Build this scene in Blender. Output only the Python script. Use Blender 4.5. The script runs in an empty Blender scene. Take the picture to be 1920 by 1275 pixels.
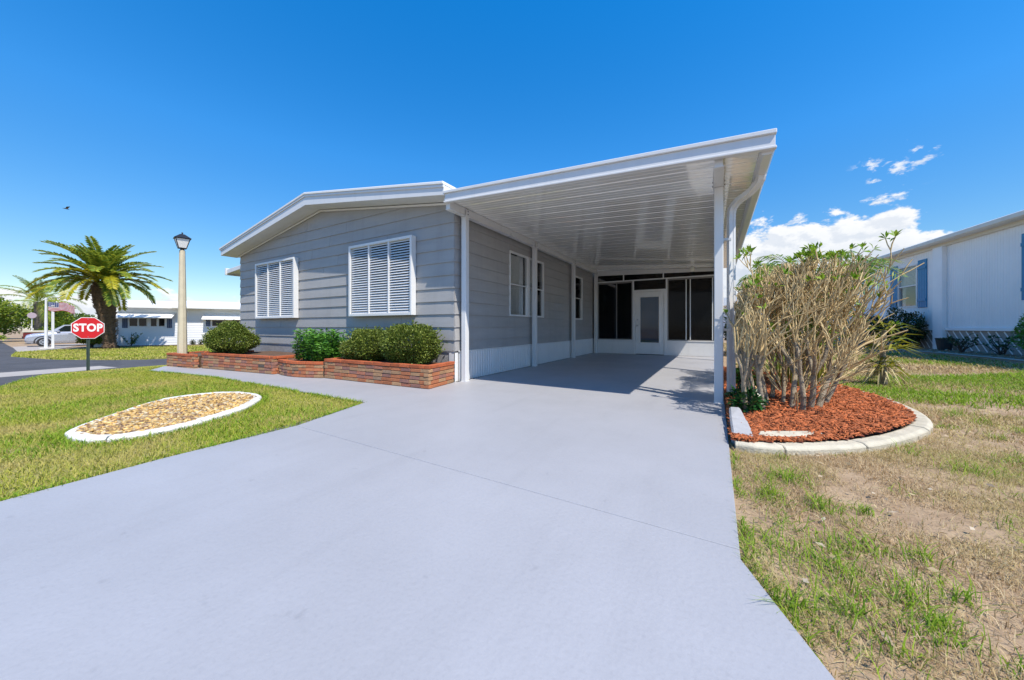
import bpy, bmesh, math, random
import numpy as np
from mathutils import Vector, Matrix
random.seed(7); rng = np.random.default_rng(7)
SC = bpy.context.scene
COL = SC.collection
R = math.radians

# ------------------------------------------------------------------ camera
cd = bpy.data.cameras.new('camera'); cam = bpy.data.objects.new('camera', cd); COL.objects.link(cam)
cd.sensor_width = 36.0; cd.lens = 650.0 / 1920.0 * 36.0
cd.shift_y = -24.5 / 1920.0
cd.clip_start = 0.05; cd.clip_end = 3000
cam.location = (0, 0, 0.95)
cam.rotation_euler = (R(90), 0, math.atan2(381.0, 650.0))
SC.camera = cam

# ------------------------------------------------------------------ world / sun / exposure
SUN = Vector((1.66, -0.79, 2.9)).normalized()
SKY_STRENGTH = 0.15
w = bpy.data.worlds.new('World'); SC.world = w; w.use_nodes = True
nt = w.node_tree; nt.nodes.clear()
def N(t, **k):
    n = nt.nodes.new(t)
    for a, b in k.items(): setattr(n, a, b)
    return n
def L(a, b): nt.links.new(a, b)
def MA(op, a, b=None, c=None, clamp=False):
    n = N('ShaderNodeMath', operation=op); n.use_clamp = clamp
    for i, v in enumerate((a, b, c)):
        if v is None: continue
        if isinstance(v, (int, float)): n.inputs[i].default_value = v
        else: L(v, n.inputs[i])
    return n.outputs[0]
def MR(v, a, b, c=0.0, d=1.0, smooth=True):
    n = N('ShaderNodeMapRange'); n.interpolation_type = 'SMOOTHSTEP' if smooth else 'LINEAR'; n.clamp = True
    L(v, n.inputs[0])
    for i, x in zip((1, 2, 3, 4), (a, b, c, d)):
        if isinstance(x, (int, float)): n.inputs[i].default_value = x
        else: L(x, n.inputs[i])
    return n.outputs[0]
sky = N('ShaderNodeTexSky', sky_type='NISHITA'); sky.sun_disc = False
sky.sun_elevation = math.asin(SUN.z); sky.sun_rotation = math.atan2(SUN.x, SUN.y)
sky.altitude = 0; sky.air_density = 1.0; sky.dust_density = 0.0; sky.ozone_density = 1.4
hsv = N('ShaderNodeHueSaturation'); hsv.inputs['Saturation'].default_value = 1.45; hsv.inputs['Hue'].default_value = .502
L(sky.outputs[0], hsv.inputs['Color'])
tc = N('ShaderNodeTexCoord'); sep = N('ShaderNodeSeparateXYZ'); L(tc.outputs['Generated'], sep.inputs[0])
el = MA('MULTIPLY', MA('ARCSINE', sep.outputs[2]), 180 / math.pi)
az = MA('MULTIPLY', MA('ARCTAN2', sep.outputs[0], sep.outputs[1]), 180 / math.pi)
def NOISE(vec, scale, det, rough=.55, lac=2.0):
    n = N('ShaderNodeTexNoise'); L(vec, n.inputs['Vector'])
    n.inputs['Scale'].default_value = scale; n.inputs['Detail'].default_value = det
    n.inputs['Roughness'].default_value = rough; n.inputs['Lacunarity'].default_value = lac
    return n.outputs[0]
cm = N('ShaderNodeCombineXYZ'); L(az, cm.inputs[0]); L(MA('MULTIPLY', el, 1.7), cm.inputs[1]); cm.inputs[2].default_value = 3.7
cm2 = N('ShaderNodeCombineXYZ'); L(MA('ADD', az, 0.8), cm2.inputs[0]); L(MA('ADD', MA('MULTIPLY', el, 1.7), 1.1), cm2.inputs[1]); cm2.inputs[2].default_value = 3.7
c1 = N('ShaderNodeCombineXYZ'); L(az, c1.inputs[0]); c1.inputs[1].default_value = 11.0
lowf = NOISE(c1.outputs[0], 0.055, 2)                                # where round the horizon the banks stand high
def bump(centre, width, amp):                                        # a higher bank round one compass direction
    d = MA('DIVIDE', MA('SUBTRACT', az, centre), width)
    return MA('MULTIPLY', MA('POWER', 2.718, MA('MULTIPLY', MA('MULTIPLY', d, d), -1.0)), amp)
top = MA('ADD', MA('MULTIPLY', lowf, 5.0), 0.4)
for b in ((5, 10, 10.2), (17, 7, 8.4), (-80, 14, .6), (-125, 14, 6), (-170, 22, 8), (80, 20, 6), (125, 12, 7)):
    top = MA('ADD', top, bump(*b))
fb = NOISE(cm.outputs[0], 0.30, 9, .60); fb2 = NOISE(cm2.outputs[0], 0.30, 9, .60)
height = MA('ADD', MA('SUBTRACT', top, el), MA('MULTIPLY', MA('SUBTRACT', fb, .5), 11.0))
mask = MR(height, 0.0, 1.3)
mask = MA('MULTIPLY', mask, MR(el, -1.0, 1.5, 0.55, 1.0))
# small loose wisps higher up
wv = NOISE(cm.outputs[0], 0.5, 7, .6)
wreg = bump(17.6, 3.2, 1.0)
wel = MA('DIVIDE', MA('SUBTRACT', el, 17.4), 2.2)
wreg = MA('MULTIPLY', wreg, MA('POWER', 2.718, MA('MULTIPLY', MA('MULTIPLY', wel, wel), -1.0)))
c3 = N('ShaderNodeCombineXYZ'); L(MA('MULTIPLY', az, .05), c3.inputs[0]); L(MA('MULTIPLY', el, .1), c3.inputs[1]); c3.inputs[2].default_value = 9.2
sparse = MR(NOISE(c3.outputs[0], 1.3, 1), .66, .8, 0, .6)
wreg = MA('MAXIMUM', wreg, MA('MULTIPLY', sparse, MR(el, 30, 12)))
wm = MA('MULTIPLY', MR(MA('ADD', wv, MA('MULTIPLY', wreg, .22)), .66, .80), MR(wreg, .12, .55))
mask = MA('MAXIMUM', mask, MA('MULTIPLY', wm, .8))
shade = MR(MA('SUBTRACT', fb, fb2), -.10, .08, 0.0, 1.0)
shade2 = MA('MULTIPLY', MA('ADD', shade, MR(height, 0, 7, 1.0, .25)), .5, clamp=True)
cr = N('ShaderNodeMix', data_type='RGBA'); L(shade2, cr.inputs[0])
cr.inputs[6].default_value = (2.6, 2.95, 3.5, 1); cr.inputs[7].default_value = (4.3, 4.35, 4.4, 1)
sv = N('ShaderNodeVectorMath', operation='SCALE'); L(hsv.outputs[0], sv.inputs[0])
L(MA('ADD', MR(el, 0, 24, .47, .95, False), MR(el, 20, 70, 0, .30, False)), sv.inputs[3])   # sky colour dimmed towards the horizon, brightened overhead
mx = N('ShaderNodeMix', data_type='RGBA'); L(mask, mx.inputs[0]); L(sv.outputs[0], mx.inputs[6]); L(cr.outputs[2], mx.inputs[7])
bg = N('ShaderNodeBackground'); bg.inputs[1].default_value = SKY_STRENGTH; L(mx.outputs[2], bg.inputs[0])
wo = N('ShaderNodeOutputWorld'); L(bg.outputs[0], wo.inputs[0])

sl = bpy.data.lights.new('sun', 'SUN'); so = bpy.data.objects.new('sun', sl); COL.objects.link(so)
sl.energy = 4.0; sl.angle = R(0.5); sl.color = (1.0, 0.93, 0.82)
so.location = (8, -4, 14); so.rotation_euler = SUN.to_track_quat('Z', 'Y').to_euler()
vs = SC.view_settings; vs.view_transform = 'Standard'; vs.look = 'None'; vs.exposure = 0.67; vs.gamma = 1.0; vs.use_curve_mapping = False

# ------------------------------------------------------------------ materials
MATS = {}
def mat(name, col, rough=.6, metal=0.0, var=0.0, vs=4.0, bump=0.0, bs=60.0, rnd=0.0, col2=None, spec=.5, isl=0.0, stretch=None, coat=0.0):
    """procedural principled material; var = mottling between col and col2, rnd = per-object, isl = per-island value spread"""
    m = bpy.data.materials.new(name); m.use_nodes = True; t = m.node_tree; b = t.nodes['Principled BSDF']
    b.inputs['Roughness'].default_value = rough; b.inputs['Metallic'].default_value = metal
    b.inputs['Specular IOR Level'].default_value = spec; b.inputs['Coat Weight'].default_value = coat
    c = (*col, 1)
    geo = t.nodes.new('ShaderNodeNewGeometry'); vec = geo.outputs['Position']
    if stretch:
        mp = t.nodes.new('ShaderNodeMapping'); mp.inputs['Scale'].default_value = stretch; t.links.new(vec, mp.inputs[0]); vec = mp.outputs[0]
    out = None
    if var:
        n = t.nodes.new('ShaderNodeTexNoise'); n.inputs['Scale'].default_value = vs; n.inputs['Detail'].default_value = 6; n.inputs['Roughness'].default_value = .62
        t.links.new(vec, n.inputs['Vector'])
        r = t.nodes.new('ShaderNodeMapRange'); r.inputs[1].default_value = .32; r.inputs[2].default_value = .68; t.links.new(n.outputs[0], r.inputs[0])
        x = t.nodes.new('ShaderNodeMix'); x.data_type = 'RGBA'
        x.inputs[6].default_value = c; c2 = col2 or tuple(v * (1 - var) for v in col); x.inputs[7].default_value = (*c2, 1)
        t.links.new(r.outputs[0], x.inputs[0]); out = x.outputs[2]
        ra = t.nodes.new('ShaderNodeMapRange'); ra.inputs[3].default_value = max(0, rough - .07); ra.inputs[4].default_value = min(1, rough + .07)
        t.links.new(n.outputs[0], ra.inputs[0]); t.links.new(ra.outputs[0], b.inputs['Roughness'])
    for amt, kind in ((rnd, 'obj'), (isl, 'isl')):
        if not amt: continue
        if kind == 'obj': src = t.nodes.new('ShaderNodeObjectInfo').outputs['Random']
        else: src = geo.outputs['Random Per Island']
        h = t.nodes.new('ShaderNodeHueSaturation'); r = t.nodes.new('ShaderNodeMapRange'); t.links.new(src, r.inputs[0])
        r.inputs[3].default_value = 1 - amt; r.inputs[4].default_value = 1 + amt; t.links.new(r.outputs[0], h.inputs['Value'])
        if out: t.links.new(out, h.inputs['Color'])
        else: h.inputs['Color'].default_value = c
        out = h.outputs[0]
    if out: t.links.new(out, b.inputs['Base Color'])
    else: b.inputs['Base Color'].default_value = c
    if bump:
        n = t.nodes.new('ShaderNodeTexNoise'); n.inputs['Scale'].default_value = bs; n.inputs['Detail'].default_value = 5; t.links.new(vec, n.inputs['Vector'])
        bn = t.nodes.new('ShaderNodeBump'); bn.inputs['Strength'].default_value = bump; bn.inputs['Distance'].default_value = .02
        t.links.new(n.outputs[0], bn.inputs['Height']); t.links.new(bn.outputs[0], b.inputs['Normal'])
    MATS[name] = m; return m
def leafmat(name, cols, rough=.45, trans=.3, patch=0.0, patchcol=None, ps=1.2, spec=.4):
    """foliage: colour picked per leaf (island), thin translucent blades"""
    m = bpy.data.materials.new(name); m.use_nodes = True; t = m.node_tree; b = t.nodes['Principled BSDF']; o = t.nodes['Material Output']
    b.inputs['Roughness'].default_value = rough; b.inputs['Specular IOR Level'].default_value = spec
    g = t.nodes.new('ShaderNodeNewGeometry'); r = t.nodes.new('ShaderNodeValToRGB'); t.links.new(g.outputs['Random Per Island'], r.inputs[0])
    e = r.color_ramp.elements
    while len(e) < len(cols): e.new(.5)
    for i, cc in enumerate(cols): e[i].position = i / (len(cols) - 1); e[i].color = (*cc, 1)
    out = r.outputs[0]
    if patch:
        n = t.nodes.new('ShaderNodeTexNoise'); n.inputs['Scale'].default_value = ps; n.inputs['Detail'].default_value = 4; t.links.new(g.outputs['Position'], n.inputs['Vector'])
        mr = t.nodes.new('ShaderNodeMapRange'); mr.inputs[1].default_value = .45; mr.inputs[2].default_value = .65; mr.inputs[4].default_value = patch; t.links.new(n.outputs[0], mr.inputs[0])
        x = t.nodes.new('ShaderNodeMix'); x.data_type = 'RGBA'; t.links.new(mr.outputs[0], x.inputs[0]); t.links.new(out, x.inputs[6]); x.inputs[7].default_value = (*patchcol, 1); out = x.outputs[2]
    t.links.new(out, b.inputs['Base Color'])
    tr = t.nodes.new('ShaderNodeBsdfTranslucent'); t.links.new(out, tr.inputs[0])
    ms = t.nodes.new('ShaderNodeMixShader'); ms.inputs[0].default_value = trans; t.links.new(b.outputs[0], ms.inputs[1]); t.links.new(tr.outputs[0], ms.inputs[2])
    t.links.new(ms.outputs[0], o.inputs[0]); MATS[name] = m; return m
def glassmat(name, tint, alpha, rough=.02, ior=1.5):
    """window pane: sharp reflection over a partly see-through tinted sheet"""
    m = bpy.data.materials.new(name); m.use_nodes = True; t = m.node_tree; o = t.nodes['Material Output']; t.nodes.remove(t.nodes['Principled BSDF'])
    tp = t.nodes.new('ShaderNodeBsdfTransparent'); tp.inputs[0].default_value = (*tint, 1)
    df = t.nodes.new('ShaderNodeBsdfDiffuse'); df.inputs[0].default_value = (.01, .012, .014, 1)
    m1 = t.nodes.new('ShaderNodeMixShader'); m1.inputs[0].default_value = alpha; t.links.new(tp.outputs[0], m1.inputs[1]); t.links.new(df.outputs[0], m1.inputs[2])
    gl = t.nodes.new('ShaderNodeBsdfGlossy'); gl.inputs['Roughness'].default_value = rough
    lw_ = t.nodes.new('ShaderNodeLayerWeight'); pw = t.nodes.new('ShaderNodeMath'); pw.operation = 'POWER'; pw.inputs[1].default_value = 5.0; t.links.new(lw_.outputs['Facing'], pw.inputs[0])
    f0 = ((ior - 1) / (ior + 1)) ** 2; fr = t.nodes.new('ShaderNodeMath'); fr.operation = 'MULTIPLY_ADD'; fr.inputs[1].default_value = 1 - f0; fr.inputs[2].default_value = f0; t.links.new(pw.outputs[0], fr.inputs[0])
    m2 = t.nodes.new('ShaderNodeMixShader'); t.links.new(fr.outputs[0], m2.inputs[0]); t.links.new(m1.outputs[0], m2.inputs[1]); t.links.new(gl.outputs[0], m2.inputs[2])
    t.links.new(m2.outputs[0], o.inputs[0]); MATS[name] = m; return m

mat('white_paint', (.74, .74, .73), .42, var=.06, vs=2.5, bump=.03, bs=90)
mat('white_metal', (.70, .70, .695), .3, var=.05, vs=1.5, bump=.02, bs=12)
mat('ceiling_metal', (.88, .865, .81), .16, var=.05, vs=.8, bump=.05, bs=2.2, stretch=(.6, 2.5, 1), spec=.8, coat=1.0)
MATS['ceiling_metal'].node_tree.nodes['Principled BSDF'].inputs['Coat IOR'].default_value = 2.0; MATS['ceiling_metal'].node_tree.nodes['Principled BSDF'].inputs['Coat Roughness'].default_value = .04
mat('roof_white', (.78, .78, .77), .5, var=.05, vs=1.0)
mat('siding_grey', (.37, .362, .355), .55, var=.10, vs=1.6, bump=.12, bs=38, stretch=(1, 1, 6), rnd=.035)
mat('concrete_grey', (.36, .35, .35), .85, var=.25, vs=9, bump=.35, bs=70)
mat('drive_paint', (.352, .352, .37), .5, var=.09, vs=.9, bump=.10, bs=45, rnd=.012)
mat('drive_block', (.39, .39, .40), .65, var=.16, vs=8, bump=.3, bs=60, rnd=.03)
mat('joint_dark', (.13, .13, .135), .9, var=.3, vs=20)
mat('asphalt', (.085, .082, .085), .85, var=.3, vs=2.2, bump=.3, bs=140)
mat('gutter_concrete', (.40, .36, .32), .85, var=.2, vs=3, bump=.2, bs=80)
mat('cream_concrete', (.56, .505, .385), .8, var=.28, vs=7, bump=.35, bs=60, rnd=.05)
mat('white_concrete', (.72, .70, .64), .8, var=.2, vs=8, bump=.3, bs=60, rnd=.04)
mat('soil_dry', (.25, .165, .095), .95, var=.5, vs=3.2, bump=.6, bs=45, col2=(.40, .29, .18))
mat('soil_lawn', (.24, .23, .06), .95, var=.4, vs=2.2, bump=.6, bs=45, col2=(.32, .27, .11))
mat('mulch_red', (.50, .14, .042), .85, var=.4, vs=14, bump=.5, bs=80, isl=.45)
mat('mulch_base', (.22, .05, .018), .95, var=.4, vs=14, bump=.6, bs=80)
mat('mulch_brown', (.13, .075, .045), .95, var=.4, vs=6, bump=.6, bs=60)
mat('leaf_litter', (.30, .22, .14), .95, var=.5, vs=9, bump=.6, bs=40)
mat('mortar', (.13, .10, .08), .95, var=.25, vs=20, bump=.4, bs=90)  # mortar tone darkened to carry the shadow in the brick joints
mat('mast_concrete', (.62, .54, .38), .75, var=.15, vs=5, bump=.15, bs=60)
mat('black_metal', (.015, .016, .018), .4, var=.2, vs=9)
mat('frosted', (.78, .76, .72), .35)
mat('sign_red', (.62, .012, .016), .4, var=.06, vs=6)
mat('sign_white', (.85, .84, .83), .4)
mat('post_green', (.035, .060, .050), .55, var=.25, vs=14)
mat('steel', (.45, .45, .45), .35, metal=1.0)
mat('bark_grey', (.37, .30, .205), .9, var=.45, vs=26, bump=.6, bs=90, isl=.18)
mat('bark_twig', (.62, .475, .245), .8, var=.35, vs=30, col2=(.45, .33, .155), isl=.25)
mat('bark_dark', (.10, .075, .06), .9, var=.4, vs=20, bump=.5, bs=80)
mat('palm_bark', (.15, .095, .055), .95, var=.5, vs=9, bump=.8, bs=25, isl=.4)
mat('palm_grey', (.27, .22, .17), .95, var=.4, vs=7, bump=.7, bs=22, isl=.25)
mat('dark_room', (.022, .02, .018), .9, var=.3, vs=3)  # near-black colour stands in for the lack of light indoors
mat('room_trim', (.06, .05, .04), .7)
mat('bronze_frame', (.20, .19, .18), .5)
mat('blind', (.66, .66, .64), .5)
mat('curtain', (.62, .64, .66), .8, var=.1, vs=12)
mat('blue_paint', (.02, .22, .43), .5, var=.12, vs=9, bump=.08, bs=60)
mat('navy_paint', (.045, .075, .16), .5, var=.1, vs=9)
mat('shade_white', (.74, .75, .77), .5, var=.05, vs=1.0)
mat('neighbour_white', (.89, .89, .89), .48, var=.06, vs=1.2, bump=.03, bs=40)
mat('tan_trim', (.72, .68, .59), .5, var=.1, vs=3)
mat('car_silver', (.50, .51, .55), .28, metal=.55, var=.04, vs=3, coat=.6)
mat('car_red', (.16, .018, .016), .3, metal=.2, coat=.6)
mat('car_cream', (.55, .50, .38), .4)
mat('tyre', (.022, .022, .023), .85, bump=.2, bs=60)
mat('rim', (.55, .55, .56), .3, metal=.9)
mat('lamp_glass', (.85, .83, .75), .15)
mat('plastic_black', (.03, .03, .03), .6)
mat('sign_back', (.42, .33, .35), .5)
mat('pebble', (.44, .225, .03), .6, var=.35, vs=25, isl=.45, col2=(.58, .42, .18))
mat('pebble_pale', (.54, .43, .26), .6, var=.2, vs=25, isl=.2)
mat('pebble_brown', (.24, .14, .07), .6, var=.3, vs=25, isl=.35)
BR = [mat('brick_%s' % n, c, .85, var=.35, vs=26, bump=.45, bs=85, rnd=.12, col2=c2) for n, c, c2 in (
    ('orange', (.46, .165, .065), (.36, .12, .055)), ('tan', (.44, .25, .125), (.34, .19, .10)), ('red', (.33, .105, .06), (.40, .17, .10)),
    ('rose', (.33, .15, .11), (.24, .12, .09)), ('brown', (.21, .125, .08), (.30, .19, .12)), ('char', (.06, .05, .045), (.12, .09, .07)))]
mat('brick_cap', (.46, .105, .03), .8, var=.3, vs=22, bump=.4, bs=85, rnd=.15, col2=(.34, .09, .035))
leafmat('leaf_boxy', [(.05, .085, .014), (.115, .165, .024), (.20, .26, .042), (.29, .32, .075)], .48, .25, spec=.25)
leafmat('leaf_bright', [(.045, .15, .018), (.09, .25, .03), (.16, .36, .05)], .35, .3)
leafmat('leaf_tuft', [(.12, .27, .018), (.22, .37, .03), (.34, .44, .05)], .4, .35)
leafmat('leaf_dark', [(.018, .040, .012), (.035, .075, .018), (.06, .11, .03), (.10, .07, .04)], .4, .2)
leafmat('leaf_low', [(.012, .055, .014), (.02, .09, .02), (.04, .13, .03)], .3, .2)
leafmat('leaf_tree', [(.08, .15, .015), (.16, .26, .022), (.29, .38, .035), (.38, .41, .05)], .5, .3)
leafmat('leaf_tree_dark', [(.05, .10, .015), (.09, .17, .02), (.17, .25, .03)], .5, .3)
leafmat('leaf_yellow', [(.20, .22, .02), (.33, .30, .03), (.13, .19, .02)], .45, .35)
leafmat('palm_leaf', [(.11, .19, .03), (.22, .31, .04), (.36, .42, .05), (.55, .52, .05)], .42, .4)
leafmat('palm_leaf_gold', [(.24, .27, .02), (.42, .38, .02), (.52, .44, .03)], .4, .3)
leafmat('areca_leaf', [(.07, .16, .03), (.14, .26, .04), (.24, .35, .06), (.36, .40, .10)], .38, .32)
leafmat('straw_leaf', [(.40, .33, .17), (.50, .42, .22), (.30, .22, .10)], .7, .2)
leafmat('grass_lawn', [(.20, .27, .022), (.31, .38, .03), (.45, .45, .065), (.58, .51, .16)], .65, .4, patch=.7, patchcol=(.56, .44, .17), ps=1.1, spec=.2)
leafmat('grass_green', [(.13, .25, .016), (.22, .36, .025), (.34, .45, .04)], .6, .4, spec=.2)
leafmat('grass_dry', [(.30, .195, .10), (.50, .365, .195), (.64, .51, .31), (.36, .225, .10)], .8, .25, patch=.5, patchcol=(.40, .40, .10), ps=.9, spec=.15)
leafmat('leaf_fallen', [(.45, .36, .20), (.35, .22, .12), (.55, .48, .36)], .7, .1)
glassmat('glass_dark', (.35, .38, .40), .35)
glassmat('glass_clear', (.95, .96, .96), .02)
glassmat('glass_screen', (.42, .42, .42), .35, .06, 1.24)
glassmat('glass_car', (.22, .27, .25), .3)
mat('door_glass_reflection', (.008, .036, .075), .03, spec=.4)  # bluish reflection of the street is put into the pane's base colour
mat('black_glass', (.008, .009, .010), .12, spec=.4)

def grime(name, scale, stretch, amount, lo=.42, hi=.72, det=5):
    """faint stains with a shape of their own, multiplied over a material's colour"""
    t = MATS[name].node_tree; b = t.nodes['Principled BSDF']; src = b.inputs['Base Color'].links[0].from_socket
    g = t.nodes.new('ShaderNodeNewGeometry'); mp = t.nodes.new('ShaderNodeMapping'); mp.inputs['Scale'].default_value = stretch; t.links.new(g.outputs['Position'], mp.inputs[0])
    n = t.nodes.new('ShaderNodeTexNoise'); n.inputs['Scale'].default_value = scale; n.inputs['Detail'].default_value = det; n.inputs['Roughness'].default_value = .65; t.links.new(mp.outputs[0], n.inputs['Vector'])
    r = t.nodes.new('ShaderNodeMapRange'); r.inputs[1].default_value = lo; r.inputs[2].default_value = hi; r.inputs[3].default_value = 1.0; r.inputs[4].default_value = 1 - amount; t.links.new(n.outputs[0], r.inputs[0])
    h = t.nodes.new('ShaderNodeHueSaturation'); t.links.new(src, h.inputs['Color']); t.links.new(r.outputs[0], h.inputs['Value']); t.links.new(h.outputs[0], b.inputs['Base Color'])
grime('drive_paint', .45, (1, 1, 1), .05); grime('drive_paint', 1.0, (3.2, .35, 1), .06, .54, .72); grime('drive_paint', 7.0, (1, 1, 1), .10, .67, .74, 3); grime('drive_paint', 60, (1, 1, 1), .05, .5, .7, 2)
grime('siding_grey', 1.0, (5, 5, .5), .09, .5, .75); grime('white_metal', 1.0, (7, 7, .6), .07, .52, .75); grime('white_paint', 1.0, (6, 6, .8), .06, .5, .75)
grime('neighbour_white', 1.0, (2.5, 2.5, .4), .06, .5, .75); grime('cream_concrete', 3.0, (1, 1, 1), .30, .55, .75); grime('white_concrete', 3.5, (1, 1, 1), .22, .58, .75)
grime('asphalt', .6, (1, 1, 1), .3, .45, .7)

# ------------------------------------------------------------------ helpers
def W(o):
    v = Vector((0, 0, 0))
    while o is not None: v += o.location; o = o.parent
    return v
class MB:
    def __init__(s): s.v = []; s.f = []
    def add(s, v, f):
        b = len(s.v); s.v += [tuple(p) for p in v]; s.f += [tuple(i + b for i in q) for q in f]; return s
    def box(s, x0, x1, y0, y1, z0, z1):
        return s.add([(x0, y0, z0), (x1, y0, z0), (x1, y1, z0), (x0, y1, z0), (x0, y0, z1), (x1, y0, z1), (x1, y1, z1), (x0, y1, z1)],
                     [(3, 2, 1, 0), (4, 5, 6, 7), (0, 1, 5, 4), (1, 2, 6, 5), (2, 3, 7, 6), (3, 0, 4, 7)])
    def prism(s, poly, a, b, axis='y'):
        n = len(poly); put = {'y': lambda p, t: (p[0], t, p[1]), 'z': lambda p, t: (p[0], p[1], t), 'x': lambda p, t: (t, p[0], p[1])}[axis]
        v = [put(p, a) for p in poly] + [put(p, b) for p in poly]
        return s.add(v, [tuple(range(n)), tuple(range(2 * n - 1, n - 1, -1))] + [(i, i + n, (i + 1) % n + n, (i + 1) % n) for i in range(n)])
    def tube(s, pts, rad, n=8, caps=True, flat=1.0):
        pts = [Vector(p) for p in pts]; k = len(pts)
        if not isinstance(rad, (list, tuple)): rad = [rad] * k
        V = []; u = None
        for i, p in enumerate(pts):
            d = (pts[min(i + 1, k - 1)] - pts[max(i - 1, 0)]).normalized()
            if u is None: u = d.orthogonal().normalized()
            u = (u - d * u.dot(d)).normalized(); v = d.cross(u)
            V += [p + (u * math.cos(2 * math.pi * j / n) + v * math.sin(2 * math.pi * j / n) * flat) * rad[i] for j in range(n)]
        F = [(i * n + j, i * n + (j + 1) % n, (i + 1) * n + (j + 1) % n, (i + 1) * n + j) for i in range(k - 1) for j in range(n)]
        if caps: F += [tuple(range(n - 1, -1, -1)), tuple(range((k - 1) * n, k * n))]
        return s.add(V, F)
    def build(s, name, m, parent=None, bevel=0, smooth=False, local=False, **props):
        off = Vector((0, 0, 0)) if local else W(parent)
        me = bpy.data.meshes.new(name); me.from_pydata([tuple(Vector(p) - off) for p in s.v], [], s.f)
        bm = bmesh.new(); bm.from_mesh(me); bmesh.ops.recalc_face_normals(bm, faces=bm.faces)
        if bevel:
            ed = [e for e in bm.edges if len(e.link_faces) == 2 and e.calc_face_angle(0) > .5]
            bmesh.ops.bevel(bm, geom=ed, offset=bevel, segments=1, affect='EDGES', clamp_overlap=True)
        bm.to_mesh(me); bm.free()
        return link(name, me, m, parent, smooth, **props)
def link(name, me, m, parent=None, smooth=False, **props):
    if m is not None and not me.materials: me.materials.append(MATS[m] if isinstance(m, str) else m)
    if smooth: me.polygons.foreach_set('use_smooth', [True] * len(me.polygons))
    o = bpy.data.objects.new(name, me); COL.objects.link(o); o.parent = parent
    for k, v in props.items(): o[k] = v
    return o
def thing(name, label, cat, loc, group=None, rot=0.0):
    o = bpy.data.objects.new(name, None); COL.objects.link(o); o.location = loc; o.rotation_euler = (0, 0, rot); o.empty_display_size = .2
    o['label'] = label; o['category'] = cat
    if group: o['group'] = group
    return o
def tag(o, label, cat, group=None):
    o['label'] = label; o['category'] = cat
    if group: o['group'] = group
    return o
def np_mesh(name, V, m, parent=None, local=False, **props):
    """V: (n,k,3) polygons of k corners each, joined in one mesh"""
    V = np.asarray(V, dtype=np.float32)
    if V.shape[1] == 6:                                              # grass blade: two quads, six corners
        b = np.arange(len(V), dtype=np.int32)[:, None, None] * 6; F = (np.array([[0, 1, 2, 5], [5, 2, 3, 4]], dtype=np.int32)[None] + b).reshape(-1, 4)
        return idx_mesh(name, V, F, m, parent, False, local, **props)
    if not local:
        o = W(parent); V = V - np.array([o.x, o.y, o.z], dtype=np.float32)
    n, k, _ = V.shape; me = bpy.data.meshes.new(name)
    me.vertices.add(n * k); me.vertices.foreach_set('co', V.reshape(-1))
    me.loops.add(n * k); me.loops.foreach_set('vertex_index', np.arange(n * k, dtype=np.int32))
    me.polygons.add(n); me.polygons.foreach_set('loop_start', np.arange(0, n * k, k, dtype=np.int32))
    me.polygons.foreach_set('loop_total', np.full(n, k, dtype=np.int32)); me.update(calc_edges=True)
    return link(name, me, m, parent, **props)
def idx_mesh(name, V, F, m, parent=None, smooth=False, local=False, **props):
    V = np.asarray(V, dtype=np.float32).reshape(-1, 3); F = np.asarray(F, dtype=np.int32)
    if not local:
        o = W(parent); V = V - np.array([o.x, o.y, o.z], dtype=np.float32)
    n, k = F.shape; me = bpy.data.meshes.new(name); me.vertices.add(len(V)); me.vertices.foreach_set('co', V.reshape(-1))
    me.loops.add(n * k); me.loops.foreach_set('vertex_index', F.reshape(-1)); me.polygons.add(n)
    me.polygons.foreach_set('loop_start', np.arange(0, n * k, k, dtype=np.int32)); me.polygons.foreach_set('loop_total', np.full(n, k, dtype=np.int32))
    me.update(calc_edges=True); return link(name, me, m, parent, smooth, **props)
def norm(a): return a / np.maximum(np.linalg.norm(a, axis=-1, keepdims=True), 1e-9)
def sstep(t): t = np.clip(t, 0, 1); return t * t * (3 - 2 * t)
def zg(x): return -.5 * sstep((-np.asarray(x, float) - 10) / 9) + .25 * sstep((np.asarray(x, float) - 2.5) / 4)
BREAKS = [-19 + .75 * i for i in range(13)] + [2.5 + .5 * i for i in range(9)]
GZ = -.03                                                            # lawn lies 3 cm under the painted slabs
def sheet(name, poly, zoff, m, parent=None, **props):
    """flat piece of ground that follows the gentle fall of the land"""
    bm = bmesh.new(); bm.faces.new([bm.verts.new((p[0], p[1], 0)) for p in poly])
    for x in BREAKS: bmesh.ops.bisect_plane(bm, geom=bm.verts[:] + bm.edges[:] + bm.faces[:], plane_co=(x, 0, 0), plane_no=(1, 0, 0))
    for v in bm.verts: v.co.z = float(zg(v.co.x)) + zoff
    bmesh.ops.recalc_face_normals(bm, faces=bm.faces)
    for f in bm.faces:
        if f.normal.z < 0: f.normal_flip()
    me = bpy.data.meshes.new(name); bm.to_mesh(me); bm.free()
    return link(name, me, m, parent, **props)
def inpoly(x, y, poly):
    r = np.zeros(x.shape, bool); n = len(poly)
    for i in range(n):
        x0, y0 = poly[i]; x1, y1 = poly[(i + 1) % n]
        c = ((y0 > y) != (y1 > y)); r ^= c & (x < (x1 - x0) * (y - y0) / (y1 - y0 + 1e-12) + x0)
    return r
_G = rng.random((64, 64))
def vnoise(x, y, s):
    x = np.asarray(x) * s + 100.3; y = np.asarray(y) * s + 57.1; i = np.floor(x).astype(int); j = np.floor(y).astype(int); u = sstep(x - i); v = sstep(y - j)
    g = lambda a, b: _G[a % 64, b % 64]
    return (g(i, j) * (1 - u) + g(i + 1, j) * u) * (1 - v) + (g(i, j + 1) * (1 - u) + g(i + 1, j + 1) * u) * v
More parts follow.
